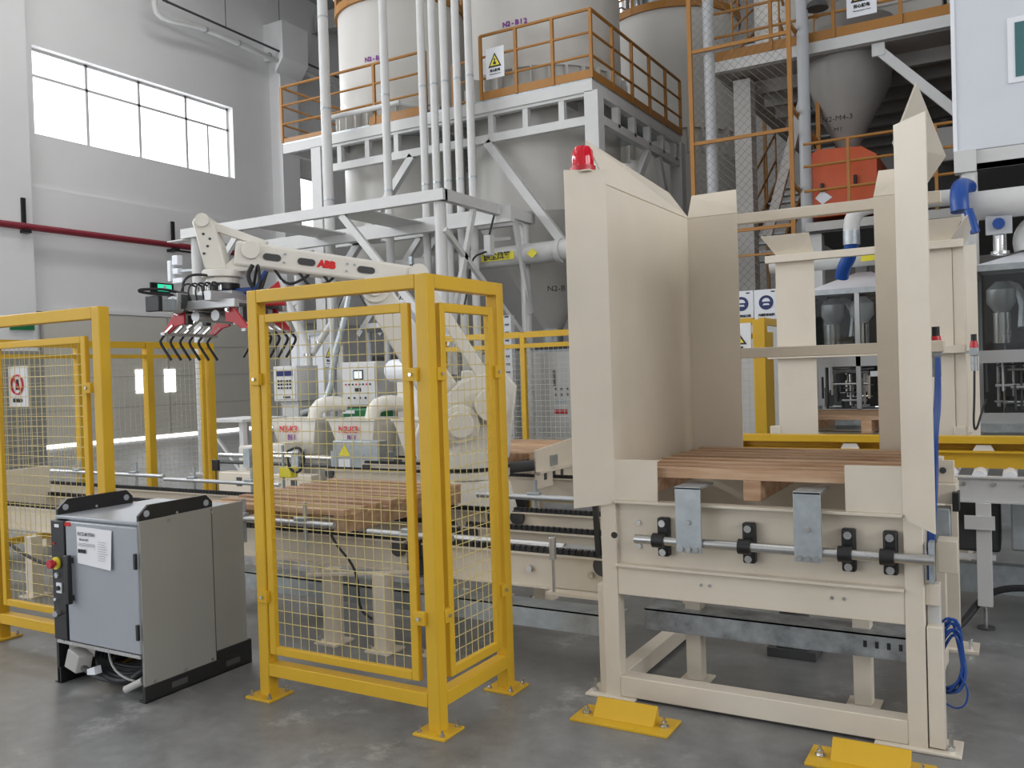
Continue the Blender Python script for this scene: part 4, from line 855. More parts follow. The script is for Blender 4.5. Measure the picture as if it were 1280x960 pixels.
CYL('handrail', WHITE, sp_, (-11.3, PY0-0.1, PZ+0.25), (-9.6, PY0-0.1, PZ+0.25), 0.05)
CYL('handrail', WHITE, sp_, (-9.6, PY0-0.1, PZ+0.25), (-9.1, PY0+0.3, PZ+0.1), 0.05)
# ------------------------------------------------------------------ silos
def silo(label, c, r, ztop, tx, ring):
    t = thing('silo', label, 'silo', (c[0], c[1], 0), 0, 'big cream silos')
    MB().lathe([(r, 6.9), (r, ztop)], (c[0], c[1], 0), 56).build('shell', SILOM, t)
    MB().lathe([(r-0.05, 4.4), (r-0.05, 6.9)], (c[0], c[1], 0), 56).build('lower_shell', SILOM, t)
    MB().lathe([(0.16, 2.35), (r-0.05, 4.4)], (c[0], c[1], 0), 56).build('cone', SILOM, t)
    MB().lathe([(r+0.012, 6.88), (r+0.012, 6.95)], (c[0], c[1], 0), 56).build('weld_ring', SILOM, t)
    MB().lathe([(0.2, 2.1), (0.2, 2.4)], (c[0], c[1], 0), 20).build('outlet', GALV, t)
    for k in range(30):
        a = 2*PI*k/30
        if -math.cos(a)*0.5+math.sin(a)*0.87 > 0.35: continue
        x, y = c[0]+(r+0.03)*math.cos(a), c[1]+(r+0.03)*math.sin(a); d_ = Vector((math.cos(a), math.sin(a), 0))
        MB().bar((x, y, 6.32), (x, y, 6.88), 0.02, 0.16, up=d_).build('support_rib', SILOM, t)
    if ring:
        MB().lathe([(r+0.06, ztop-0.02), (r+0.06, ztop+0.14)], (c[0], c[1], 0), 56).build('top_toe_ring', ORANGE, t)
        for k in range(14):
            a = 2*PI*k/14; x, y = c[0]+(r+0.04)*math.cos(a), c[1]+(r+0.04)*math.sin(a); BAR('rail_post', ORANGE, t, (x, y, ztop), (x, y, ztop+1.1), 0.05)
        for h in (0.4, 0.75, 1.1):
            pts = [(c[0]+(r+0.04)*math.cos(2*PI*k/28), c[1]+(r+0.04)*math.sin(2*PI*k/28), ztop+h) for k in range(29)]
            MB().tube(pts, 0.022, 6).build('rail', ORANGE, t)
    return t
def curved_text(st, size, m_, parent, c, r, ang0, z):
    # letters laid tangent to the shell one by one
    adv = size*0.62
    for i, ch in enumerate(st):
        a = ang0+adv*(i-(len(st)-1)/2)/r
        n_ = Vector((math.cos(a), math.sin(a), 0)); x = Vector((-n_.y, n_.x, 0))
        text(ch, size, m_, parent, Vector((c[0], c[1], z))+n_*(r+0.008), xdir=x, name='letter', bold=0.004)
C12, C11 = (-7.62, 14.8), (-11.0, 14.9)
s12 = silo('large cream silo marked N2-B12 on the white platform, right of the pipes', C12, 1.42, 12.5, None, False)
s11 = silo('cream silo marked N2-B11 with orange top railing, left behind the pipes', C11, 1.30, 8.95, None, True)
curved_text('N2-B12', 0.125, SIGNP, s12, C12, 1.42, math.atan2(-12.8, 6.2)-0.33, 7.66)
curved_text('N2-B11', 0.125, SIGNP, s11, C11, 1.30, math.atan2(-12.9, 9.4)-0.40, 7.78)
text('N2-B12', 0.15, SIGNK, s12, (-6.95, 13.85, 3.05), xdir=(0.9, 0.45, 0), updir=(-0.2, 0.35, 0.9))
C3 = (-7.0, 20.2)
s13 = silo('smaller cream silo with brown top rim in the shade right of the big silo', C3, 1.55, 9.55, None, True)
dc = thing('chrome_duct', 'polished steel duct standing on top of the shaded silo', 'duct', (-7.9, 20.0, 9.6))
MB().cyl((-7.9, 19.9, 9.7), (-7.9, 19.9, 11.2), 0.36, n=24).build('duct', CHROME, dc); MB().cyl((-7.3, 20.0, 9.9), (-7.3, 20.0, 10.8), 0.2, n=18).build('filter', GALV, dc)
# warning sign factory
def sign(name, label, c, w_, h_, xdir, kind, group='safety signs', cap='当心触电'):
    x = Vector(xdir).normalized(); up = Vector((0, 0, 1)); n_ = x.cross(up); C_ = Vector(c)
    t = thing(name, label, 'sign', c, 0, group)
    def q(u, v, o=0.0): return C_+x*u*w_+up*v*h_+n_*o
    MB().plate([q(-.5, -.5), q(.5, -.5), q(.5, .5), q(-.5, .5)], 0.01).build('board', SIGNW, t)
    if kind == 'tri':
        a = 0.36
        MB().plate([q(-a, -0.14, .003), q(a, -0.14, .003), q(0, 0.33, .003)], 0.002).build('triangle_border', SIGNK, t)
        MB().plate([q(-a*0.72, -0.09, .005), q(a*0.72, -0.09, .005), q(0, 0.24, .005)], 0.002).build('triangle', SIGNY, t)
        MB().plate([q(-0.05, -0.06, .007), q(0.05, -0.06, .007), q(0.09, 0.0, .007), q(0.02, 0.03, .007), q(0.04, 0.14, .007), q(-0.04, 0.14, .007), q(-0.03, 0.03, .007), q(-0.10, 0.0, .007)], 0.002).build('symbol', SIGNK, t)
        text(cap, h_*0.1, SIGNK, t, q(0, -0.25, .004), xdir=x, bold=0.002); text('Warning electric shock', h_*0.045, SIGNK, t, q(0, -0.36, .004), xdir=x)
    elif kind == 'round':
        R_ = 0.30*w_
        pts = [C_+n_*.003+x*R_*math.cos(2*PI*k/28)+up*(R_*math.sin(2*PI*k/28)+0.06*h_) for k in range(28)]
        MB().plate(pts, 0.002).build('disc', SIGNB, t)
        pts = [C_+n_*.005+x*R_*0.55*math.cos(PI*k/10)+up*(R_*0.5*math.sin(PI*k/10)+0.09*h_) for k in range(11)]
        MB().plate(pts, 0.002).build('helmet', SIGNW, t)
        MB().plate([q(-.14, -0.03, .005), q(.14, -0.03, .005), q(.1, 0.03, .005), q(-.1, 0.03, .005)], 0.002).build('face', SIGNW, t)
        text(cap, h_*0.09, SIGNK, t, q(0, -0.36, .004), xdir=x, bold=0.002)
        B_ = MB().plate([q(.2, .40, .003), q(.36, .40, .003), q(.36, .44, .003), q(.2, .44, .003)], 0.002).build('corner_mark', SIGNK, t)
    elif kind == 'no':
        R_ = 0.30*w_
        ring = [C_+n_*.006+x*R_*math.cos(2*PI*k/28)+up*(R_*math.sin(2*PI*k/28)+0.05*h_) for k in range(29)]
        MB().tube(ring, w_*0.03, 5).build('ring', SIGNR, t); MB().bar(q(-.2, .2, .006), q(.2, -.1, .006), w_*0.06, 0.004, up=n_).build('slash', SIGNR, t)
        MB().plate([q(-.1, -0.08, .003), q(.1, -0.08, .003), q(.06, 0.18, .003), q(-.06, 0.18, .003)], 0.002).build('symbol', SIGNK, t)
        text(cap, h_*0.09, SIGNK, t, q(0, -0.34, .004), xdir=x, bold=0.002)
    return t
sign('warning_sign', 'white warning sign with yellow triangle on the railing of the silo platform', (-7.62, PY0-0.05, 6.88), 0.36, 0.52, (1, 0, 0), 'tri')
sign('warning_sign', 'white warning sign with yellow triangle on the upper right railing', (-1.83, 13.38, 6.78), 0.40, 0.56, (1, 0, 0), 'tri')
# ------------------------------------------------------------------ vertical conveying pipes
for x, z0, nm in ((-11.1, 2.2, 'first'), (-9.7, 2.2, 'second'), (-8.89, 1.6, 'third'), (-8.65, 1.6, 'fourth'), (-8.42, 1.6, 'fifth'), (-8.17, 1.4, 'sixth'), (-7.92, 1.4, 'seventh')):
    pz = thing('conveying_pipe', 'tall white vertical conveying pipe in front of the silos, %s from the left' % nm, 'pipe', (x, 12.6, z0), 0, 'vertical conveying pipes')
    rr = 0.095 if x < -10 else (0.075 if x < -9.2 else 0.068)
    MB().cyl((x, 12.6, z0), (x, 12.6, 14.0), rr, n=14).build('pipe', WHITE, pz)
    for z in (4.9, 6.6, 8.3): MB().cyl((x, 12.6, z), (x, 12.6, z+0.03), rr+0.006, n=14).build('coupling', GALV, pz)
hp = thing('horizontal_pipe', 'white horizontal dust pipe with yellow labels under the silo cones', 'pipe', (-7, 12.55, 3.5))
CYL('pipe', WHITE, hp, (-11.5, 12.9, 3.52), (-4.6, 12.9, 3.60), 0.17, n=18); CYL('flange', WHITE, hp, (-6.5, 12.9, 3.57), (-6.42, 12.9, 3.57), 0.2, n=18)
for x in (-7.55, -10.2): PLATE('yellow_label', SIGNY, hp, [(x-0.32, 12.715, 3.49), (x+0.32, 12.715, 3.49), (x+0.32, 12.72, 3.62), (x-0.32, 12.72, 3.62)], 0.006)
text('除尘风管', 0.13, SIGNK, hp, (-7.55, 12.70, 3.555), bold=0.003)
PLATE('yellow_arrow', SIGNY, hp, [(-6.98, 12.71, 3.55), (-6.88, 12.71, 3.63), (-6.78, 12.71, 3.55), (-6.88, 12.71, 3.47)], 0.005)
for lb, pts, r_, m_ in (
    ('forked white drop pipe behind the fence mesh, right of the button cabinet', [(-10.75, 10.95, 3.3), (-10.54, 10.95, 2.73), (-10.24, 10.95, 2.18), (-10.2, 10.95, 2.0), (-10.21, 10.95, 0.5)], 0.07, WHITE),
    ('slanting white pipe joining the forked drop pipe behind the mesh', [(-9.2, 11.1, 3.4), (-9.44, 11.05, 2.85), (-10.0, 11.0, 2.2), (-10.18, 11.0, 2.0)], 0.055, WHITE),
    ('straight white drop pipe left of the screen cabinet behind the mesh', [(-9.55, 10.85, 3.6), (-9.56, 10.85, 2.7), (-9.61, 10.85, 0.6)], 0.055, WHITE),
    ('grey flexible feed hose curving to the middle bag hopper', [(-9.1, 10.75, 2.9), (-9.2, 10.7, 2.45), (-9.42, 10.65, 1.85), (-9.42, 10.6, 1.4), (-9.62, 10.5, 1.12), (-9.8, 10.3, 1.05)], 0.06, GALV)):
    dp = thing('branch_pipe', lb, 'pipe', pts[-1], 0, 'drop pipes above the bag hoppers')
    TUBE('pipe', m_, dp, pts, r_, 12, 1); p_ = Vector(pts[-2]); CYL('clamp', STEEL, dp, p_-Vector((0, 0, 0.02)), p_+Vector((0, 0, 0.02)), r_+0.012, n=12)
sign('warning_sign', 'white warning sign with yellow triangle on the board left of the screen cabinet', (-9.95, 11.2, 2.0), 0.30, 0.42, (1, 0, 0), 'tri')
bp_ = tag(B('back_board', WHITE, None, -10.12, -9.7, 11.22, 11.26, 0, 2.3), 'narrow pale board carrying a warning sign between the drop pipes', 'board')
wd_ = thing('strip_curtain', 'bright white plastic strip curtain behind the drop pipes', 'curtain', (-11.3, 12.3, 0))
for k in range(6): B('strip', SIGNW, wd_, -11.9+k*0.16, -11.75+k*0.16, 12.3+0.02*(k % 2), 12.31+0.02*(k % 2), 0.05, 2.4)
B('header', GALV, wd_, -11.95, -10.9, 12.28, 12.36, 2.4, 2.5)
# ------------------------------------------------------------------ machines seen through the corner fence mesh
def hopper(label, x0, x1, y, z0, z1, txt=True):
    t = thing('bag_hopper', label, 'hopper', ((x0+x1)/2, y, 0), 0, 'cream bag hoppers')
    d_ = 0.5
    MB().hull8([(x0+0.16, y, z0), (x1-0.12, y, z0), (x1-0.12, y+d_, z0), (x0+0.16, y+d_, z0), (x0, y-0.06, z1), (x1, y-0.06, z1), (x1, y+d_, z1), (x0, y+d_, z1)]).build('hopper_body', ROBW, t, 0.01)
    B('rim', ROBW, t, x0-0.02, x1+0.02, y-0.08, y+d_+0.02, z1, z1+0.025)
    MB().tube([(x1-0.25, y+0.2, z1), (x1-0.2, y+0.2, z1+0.18), (x1-0.05, y+0.3, z1+0.24), (x1+0.1, y+0.5, z1+0.2)], 0.11, 10, 1).build('inlet_elbow', ROBW, t)
    B('stand', ROBW, t, x0+0.05, x1-0.05, y+0.05, y+d_-0.05, 0.0, z0)
    if txt:
        text('N2-K3', 0.13, SIGNR, t, (x0+0.38, y-0.075, z1-0.13), bold=0.003); text('B11', 0.11, SIGNP, t, (x0+0.42, y-0.05, z1-0.25), bold=0.002)
    return t
hopper('cream bag hopper behind the fence mesh, left one', -9.70, -8.80, 9.6, 0.5, 1.0)
hopper('cream bag hopper behind the fence mesh, middle one with red and purple lettering', -8.56, -7.72, 9.6, 0.5, 1.0)
hopper('cream bag hopper behind the fence mesh, right one beside the corner post', -7.4, -6.6, 9.6, 0.5, 1.0)
lo = thing('bag_outlet', 'low cream bag outlet in front of the left hopper', 'outlet', (-9.4, 9.2, 0)); MB().hull8([(-9.85, 9.05, 0.0), (-8.95, 9.05, 0.0), (-8.95, 9.45, 0.0), (-9.85, 9.45, 0.0), (-9.85, 9.05, 0.66), (-8.95, 9.05, 0.72), (-8.95, 9.45, 0.72), (-9.85, 9.45, 0.66)]).build('body', ROBW, lo, 0.02)
rl = thing('transfer_rail', 'long steel transfer rail running along the front of the bag hoppers', 'rail', (-8, 8.75, 0.5))
for z, mt_, r_ in ((0.56, STEEL, 0.03), (0.46, DARK, 0.025)): CYL('rod', mt_, rl, (-9.9, 8.75, z), (-6.3, 8.75, z), r_, n=10)
for x in (-9.3, -8.4, -7.7, -6.9): B('carrier', GALV, rl, x-0.06, x+0.06, 8.68, 8.84, 0.40, 0.66); B('carrier_leg', CREAM, rl, x-0.05, x+0.05, 8.72, 8.82, 0, 0.4)
for x0, x1, nm in ((-9.6, -8.8, 'left'), (-8.6, -7.9, 'middle'), (-7.6, -6.8, 'right')):
    b_ = thing('conveyor_housing', 'low cream conveyor housing under the transfer rail, %s one' % nm, 'housing', ((x0+x1)/2, 8.5, 0), 0, 'conveyor housings')
    MB().box(x0, x1, 8.45, 8.65, 0.0, 0.36).build('housing', CREAM, b_, 0.01); B('slot', DARK, b_, x0+0.35, x0+0.45, 8.443, 8.452, 0.18, 0.3)
def cabinet(label, x0, x1, y, z0, z1, d_=0.5, kind='ctrl', m_=None):
    t = thing('control_cabinet', label, 'cabinet', ((x0+x1)/2, y, 0), 0, 'control cabinets')
    MB().box(x0, x1, y, y+d_, z0, z1).build('body', m_ or WHITE, t, 0.01)
    if z0 > 0.3: B('pedestal', m_ or WHITE, t, x0+0.08, x1-0.08, y+0.1, y+d_, 0, z0)
    W_ = x1-x0; H_ = z1-z0
    B('door', m_ or WHITE, t, x0+0.03, x1-0.03, y-0.012, y, z0+0.03, z1-0.03, bev=0.004)
    if kind == 'grid':
        B('meter_strip', SIGNB, t, x0+W_*0.15, x1-W_*0.15, y-0.02, y-0.012, z1-H_*0.28, z1-H_*0.14)
        for i in range(5):
            for j in range(3): CYL('push_button', SIGNK, t, (x0+W_*(0.25+0.125*i), y-0.012, z1-H_*(0.42+0.1*j)), (x0+W_*(0.25+0.125*i), y-0.03, z1-H_*(0.42+0.1*j)), 0.016, n=8)
        B('handle', SIGNK, t, x0+W_*0.45, x0+W_*0.72, y-0.03, y-0.012, z0+H_*0.10, z0+H_*0.14)
    elif kind == 'screen':
        s_ = B('display', BLACK, t, x0+W_*0.35, x0+W_*0.63, y-0.02, y-0.012, z1-H_*0.40, z1-H_*0.18); B('screen', SCREEN, s_, x0+W_*0.38, x0+W_*0.60, y-0.024, y-0.02, z1-H_*0.37, z1-H_*0.21)
        for i in range(8): CYL('push_button', SIGNR if i % 3 == 0 else SIGNK, t, (x0+W_*(0.12+0.10*i), y-0.012, z1-H_*0.5), (x0+W_*(0.12+0.10*i), y-0.025, z1-H_*0.5), 0.014, n=8)
        B('meter', BLACK, t, x0+W_*0.38, x0+W_*0.55, y-0.02, y-0.012, z1-H_*0.66, z1-H_*0.58)
        for i in range(4): CYL('push_button', SIGNK, t, (x0+W_*(0.2+0.16*i), y-0.012, z1-H_*0.8), (x0+W_*(0.2+0.16*i), y-0.025, z1-H_*0.8), 0.016, n=8)
    elif kind == 'wall':
        B('handle', SIGNK, t, x0+W_*0.46, x0+W_*0.5, y-0.03, y-0.012, z1-H_*0.3, z1-H_*0.16)
        for i in range(3):
            for j in range(2): CYL('push_button', SIGNK, t, (x0+W_*(0.5+0.13*i), y-0.012, z1-H_*(0.33+0.05*j)), (x0+W_*(0.5+0.13*i), y-0.03, z1-H_*(0.33+0.05*j)), 0.02, n=8)
        B('meter', GALV, t, x0+W_*0.48, x0+W_*0.72, y-0.02, y-0.012, z1-H_*0.46, z1-H_*0.42); B('switch_plate', RED, t, x0+W_*0.46, x0+W_*0.74, y-0.02, y-0.012, z1-H_*0.55, z1-H_*0.51)
        B('handle', SIGNK, t, x1-W_*0.08, x1-W_*0.04, y-0.03, y-0.012, z0+H_*0.28, z0+H_*0.38)
    return t
cabinet('white control cabinet with rows of small buttons seen through the fence mesh', -10.56, -10.05, 10.5, 1.25, 1.82, kind='grid')
cabinet('white control cabinet with small screen on a green motor stand seen through the mesh', -9.1, -8.42, 10.5, 1.15, 1.84, kind='screen')
gm = thing('green_motor', 'green motor with white stripes under the screen cabinet', 'motor', (-8.75, 10.5, 0.9)); MB().box(-9.05, -8.35, 10.42, 10.8, 0.0, 1.13).build('body', GREEN, gm, 0.03); B('stripe', SIGNW, gm, -9.05, -8.8, 10.41, 10.42, 1.05, 1.10); B('stripe', SIGNW, gm, -9.05, -8.8, 10.41, 10.42, 0.92, 0.97)
for i, (x0, x1) in enumerate(((-8.36, -7.36), (-7.34, -6.45), (-6.43, -5.5))):
    cabinet('tall light grey switch cabinet behind the far fence, %s of the row' % ('left', 'middle', 'right')[i], x0, x1, 13.45, 0.0, 1.93, kind='wall')
tb = thing('teal_tank', 'grey-blue box with yellow warning label behind the mesh beside the pallet', 'tank', (-6.9, 8.95, 0)); MB().box(-7.3, -6.6, 8.2, 8.4, 0.0, 0.84).build('body', GALV, tb, 0.01)
MB().plate([(-7.2, 8.195, 0.66), (-7.02, 8.195, 0.66), (-7.11, 8.195, 0.8)], 0.004).build('yellow_triangle', SIGNY, tb); B('label', SIGNW, tb, -7.2, -7.02, 8.19, 8.2, 0.48, 0.62)
# perforated cable ladder post and dark duct rack behind the far fence
pl_ = thing('perforated_post', 'white perforated cable ladder post behind the far fence', 'post', (-6.15, 10.6, 0)); B('post', LGREY, pl_, -6.21, -6.08, 10.55, 10.65, 0, 2.4)
for k in range(18): B('hole', DARK, pl_, -6.175, -6.115, 10.543, 10.551, 0.5+k*0.11, 0.525+k*0.11)
B('thin_post', STEEL, pl_, -6.36, -6.32, 10.58, 10.62, 0, 2.3); B('back_plate', GALV, pl_, -6.32, -5.98, 10.7, 10.72, 0, 1.9)
dr = thing('dark_conveyor_bridge', 'dark elevated belt machine behind the far fence under the silo cones', 'machine', (-6.4, 14.8, 0)); MB().box(-8.6, -4.3, 14.4, 15.2, 1.97, 2.09).build('belt_frame', DARK, dr, 0.02); MB().box(-8.6, -4.3, 14.3, 14.4, 1.9, 2.0).build('side_guard', GALV, dr)
for x in (-7.9, -6.3, -4.6): B('leg', GALV, dr, x-0.06, x+0.06, 14.7, 14.82, 0, 1.97)
mt = thing('mixing_table', 'round white turntable machine on thin posts seen through the mesh', 'machine', (-8.9, 11.6, 0)); MB().lathe([(0.55, 2.35), (0.62, 2.38), (0.62, 2.46), (0.3, 2.5)], (-8.9, 11.7, 0), 32).build('turntable', ALU, mt)
for a in (0.4, 1.9, 3.5, 5.0): x, y = -8.9+0.5*math.cos(a), 11.7+0.5*math.sin(a); CYL('column', LGREY, mt, (x, y, 0), (x, y, 2.36), 0.04)
MB().box(-9.3, -8.5, 11.5, 12.0, 1.7, 1.95).build('dark_drum', BLACK, mt, 0.02); MB().lathe([(0.18, 2.5), (0.18, 2.75), (0.1, 2.85)], (-8.75, 11.7, 0), 20).build('feeder', SIGNW, mt)
wt = thing('white_drum', 'white horizontal drum with rounded end beside the screen cabinet', 'drum', (-7.6, 10.2, 1.3)); MB().cyl((-7.95, 10.3, 1.68), (-7.1, 10.0, 1.68), 0.17, n=20).build('drum', SIGNW, wt, 0.02); B('stand', ROBW, wt, -7.7, -7.35, 10.05, 10.3, 0, 1.52)
# ------------------------------------------------------------------ right background: stair tower and mezzanine
tw = thing('stair_tower', 'orange framed stair tower with wire netting beside the silo platform', 'stair tower', (-3.45, 14, 0))
for x, y in ((-4.22, 13.0), (-2.76, 13.0), (-4.22, 17.5), (-2.55, 13.9)): BAR('corner_post', ORANGE, tw, (x, y, 0), (x, y, 12), 0.06, 0.06)
for z in (3.60, 4.97, 6.35, 8.2): BAR('orange_rail', ORANGE, tw, (-4.22, 13.0, z), (-2.76, 13.0, z), 0.04, 0.05)
for z in (3.22,): BAR('orange_rail', ORANGE, tw, (-4.22, 13.0, z), (-2.76, 13.0, z), 0.03, 0.03)
for z in (3.9, 5.0, 6.2): BAR('side_brace', ORANGE, tw, (-2.76, 13.0, z+0.3), (-2.55, 13.9, z-0.1), 0.04, 0.05)
def netting(parent, x0, x1, y, z0, z1, s_=0.12, r=0.0026):
    m = MB(); W_ = x1-x0; H_ = z1-z0
    k = -int(H_/s_)-1
    while k*s_ < W_:
        for sg_ in (1, -1):
            a = k*s_; u0 = max(0, a); u1 = min(W_, a+H_)
            if u1 <= u0: continue
            v0, v1 = u0-a, u1-a
            if sg_ > 0: m.cyl((x0+u0, y, z0+v0), (x0+u1, y, z0+v1), r, n=3, caps=False)
            else: m.cyl((x1-u0, y, z0+v0), (x1-u1, y, z0+v1), r, n=3, caps=False)
        k += 1
    return m.build('wire_netting', NET, parent, kind='stuff')
for z0, z1 in ((0.2, 3.55), (3.65, 4.93), (5.02, 6.3), (6.4, 8.15)): netting(tw, -4.17, -2.81, 13.0, z0, z1)
for k, (y0, z0, y1, z1) in enumerate(((14.4, 3.2, 17.2, 5.0), (17.2, 5.0, 14.4, 6.6), (14.4, 6.6, 17.2, 8.2))):
    xs = (-3.95, -3.35) if k % 2 == 0 else (-3.2, -2.7)
    for x in xs: BAR('stringer', ORANGE, tw, (x, y0, z0), (x, y1, z1), 0.04, 0.18)
    for i in range(10):
        t_ = (i+0.5)/10; BAR('tread', GALV, tw, (xs[0], y0+(y1-y0)*t_, z0+(z1-z0)*t_), (xs[1], y0+(y1-y0)*t_, z0+(z1-z0)*t_), 0.22, 0.03)
    for h in (0.5, 1.0): CYL('hand_rail', ORANGE, tw, (xs[0], y0, z0+h), (xs[0], y1, z1+h), 0.022, n=8)
    for i in range(4): t_ = i/3; CYL('baluster', ORANGE, tw, (xs[0], y0+(y1-y0)*t_, z0+(z1-z0)*t_), (xs[0], y0+(y1-y0)*t_, z0+(z1-z0)*t_+1.0), 0.018, n=6)
tag(CYL('riser_pipe', LGREY, None, (-3.97, 13.15, 0), (-3.97, 13.15, 13), 0.085, n=16), 'grey vertical riser pipe at the left post of the stair tower', 'pipe')
tag(CYL('riser_pipe', LGREY, None, (-2.62, 13.25, 0), (-2.62, 13.25, 13), 0.085, n=16), 'grey vertical riser pipe at the right post of the stair tower', 'pipe')
col = thing('building_column', 'square grey building column inside the stair tower', 'column', (-3.62, 13.9, 0)); B('shaft', CONC, col, -3.78, -3.52, 13.75, 14.05, 0, 6.05); B('brace_plate', CONC, col, -3.8, -3.5, 13.73, 14.07, 0, 0.05)
BAR('brace', CONC, col, (-3.35, 13.9, 3.6), (-2.7, 13.9, 5.8), 0.1, 0.14)
# mezzanine deck with railing
mz = thing('mezzanine', 'upper mezzanine deck with orange railing above the dark machine bay at the right', 'platform', (0, 15, 6))
MB().box(-4.0, 8.0, 13.5, 24, 6.1, 6.28).build('deck', SHADEG, mz); BAR('edge_beam', WHITE, mz, (-4.0, 13.45, 6.19), (8, 13.45, 6.19), 0.12, 0.16)  # deck, joists and back cladding carry the shade of the bay as colour
for i in range(12): BAR('joist', SHADEG, mz, (-3.6, 14.2+i*0.8, 6.0), (8, 14.2+i*0.8, 6.0), 0.1, 0.2)
railing(mz, (-4.0, 13.42), (4.9, 13.42), 10, z=6.28)
BAR('brace', WHITE, mz, (-1.63, 13.5, 6.0), (-0.1, 13.5, 4.35), 0.06, 0.13); B('gusset', WHITE, mz, -1.72, -1.55, 13.46, 13.54, 5.92, 6.1)
for x, y in ((1.2, 13.6), (1.2, 20), (-2.3, 20)): B('column', WHITE, mz, x-0.12, x+0.12, y-0.12, y+0.12, 0, 6.1)
B('back_cladding', SHADEG, mz, -4.0, 8, 20.5, 20.6, 0, 6.1)
# lower mezzanine with the orange mixer
ml = thing('mixer_platform', 'low platform with orange handrail carrying the orange mixer', 'platform', (-1, 14, 3.6))
MB().box(-2.6, 4.0, 13.05, 18, 3.45, 3.6).build('deck', DARK, ml); BAR('edge_beam', CONC, ml, (-2.6, 13.05, 3.54), (4.0, 13.05, 3.54), 0.1, 0.12)
for h in (0.45, 0.8, 1.12): CYL('rail', ORANGE, ml, (-2.6, 13.0, 3.6+h), (0.9, 13.0, 3.6+h), 0.02, n=8)
for x in (-2.0, -0.9, -0.55, 0.4): BAR('rail_post', ORANGE, ml, (x, 13.0, 3.6), (x, 13.0, 4.72), 0.04)
for x, y in ((-2.5, 13.2), (1.5, 13.2), (-2.5, 17.5)): B('column', WHITE, ml, x-0.1, x+0.1, y-0.1, y+0.1, 0, 3.45)
mx = thing('mixer', 'orange mixer housing with two black handles under the shaded hopper cone', 'mixer', (-2.1, 13.8, 3.6))
MB().plate([(-2.62, 13.25, 3.7), (-1.66, 13.25, 3.7), (-1.66, 13.25, 4.50), (-1.86, 13.25, 4.64), (-2.45, 13.25, 4.68), (-2.62, 13.25, 4.60)], 1.4).build('housing', MIXM, mx, 0.01)
for x, z in ((-2.4, 4.12), (-1.95, 4.18)): MB().box(x-0.02, x+0.02, 13.2, 13.25, z-0.06, z+0.06).build('handle', BLACK, mx, 0.004)
MB().plate([(-2.50, 13.235, 3.98), (-2.40, 13.235, 3.88), (-2.26, 13.235, 3.97), (-2.40, 13.235, 4.08)], 0.004).build('paper_notice', SIGNW, mx)
hc = thing('shaded_hopper', 'conical hopper with shade put into its colour, hanging under the mezzanine above the orange mixer', 'hopper', (-2.15, 14.3, 4.7))  # the hopper's shadow is painted in as a dark grey
MB().lathe([(0.11, 4.78), (0.62, 5.75), (0.64, 6.1)], (-2.17, 14.2, 0), 36).build('cone', SHADEG, hc); MB().lathe([(0.16, 4.62), (0.16, 4.78)], (-2.17, 14.2, 0), 20).build('outlet_flange', ALU, hc); MB().lathe([(0.66, 6.28), (0.66, 6.75), (0.2, 7.1)], (-2.17, 14.4, 0), 36).build('upper_bin', SHADEG, hc)
text('N2-M4-3', 0.12, SIGNK, hc, (-2.25, 13.72, 5.2), updir=(0, 0.3, 0.95)); text('M1', 0.1, SIGNK, hc, (-2.25, 13.78, 5.05), updir=(0, 0.3, 0.95))
for x0, x1, zz, lb in ((-1.75, -0.85, 8.4, 'square cream bin on the mezzanine behind the upper right warning sign'), (-0.8, 0.6, 8.6, 'wide cream bin on the mezzanine beside the control cabin')):
    ub = thing('square_bin', lb, 'bin', ((x0+x1)/2, 14.7, 6.28), 0, 'bins on the mezzanine')
    MB().box(x0, x1, 14.3, 15.2, 6.28, zz).build('body', SILOM, ub, 0.02); B('rib', SILOM, ub, x0, x1, 14.28, 14.3, 6.9, 6.95); B('rib', SILOM, ub, x0, x1, 14.28, 14.3, 7.6, 7.65)
ub = thing('round_bin', 'round cream bin on the mezzanine behind the stair tower netting', 'bin', (-3.2, 15.3, 6.28), 0, 'bins on the mezzanine')
MB().lathe([(0.6, 6.28), (0.6, 8.4)], (-3.2, 15.3, 0), 32).build('shell', SILOM, ub); MB().lathe([(0.62, 6.9), (0.62, 6.96)], (-3.2, 15.3, 0), 32).build('band', SILOM, ub)
tag(CYL('steel_duct', CHROME, None, (-1.95, 14.3, 6.9), (-1.95, 14.3, 8.5), 0.16, n=18), 'polished steel duct behind the upper right railing beside the warning sign', 'duct')
wl_ = thing('work_lamp', 'dark bell shaped lamp hanging at the upper railing left of the warning sign', 'lamp', (-2.35, 13.5, 6.75)); MB().lathe([(0.16, 6.70), (0.13, 6.78), (0.05, 6.84), (0.04, 6.95)], (-2.42, 13.3, 0), 20).build('shade', DARK, wl_); CYL('cord', DARK, wl_, (-2.42, 13.3, 6.9), (-2.42, 13.3, 7.6), 0.02)
# machinery silhouettes in the dark bay
dk = thing('dark_machinery', 'dark pipework and machine frames in the shade under the mezzanine', 'machine', (-0.9, 16, 3.6))
for i in range(14):
    x = random.uniform(-1.9, 0.6); y = random.uniform(14.6, 17.5); h = random.uniform(0.4, 2.0)
    CYL('machine_pipe', random.choice((DARK, GALV, CONC)), dk, (x, y, 3.6), (x+random.uniform(-.3, .3), y, 3.6+h), random.uniform(0.05, 0.16), n=10)
B('machine_box', DARK, dk, -1.2, -0.4, 15, 15.8, 3.6, 4.9, bev=0.02); B('machine_box', CONC, dk, -1.0, -0.75, 14.4, 14.7, 4.5, 5.0, bev=0.02)
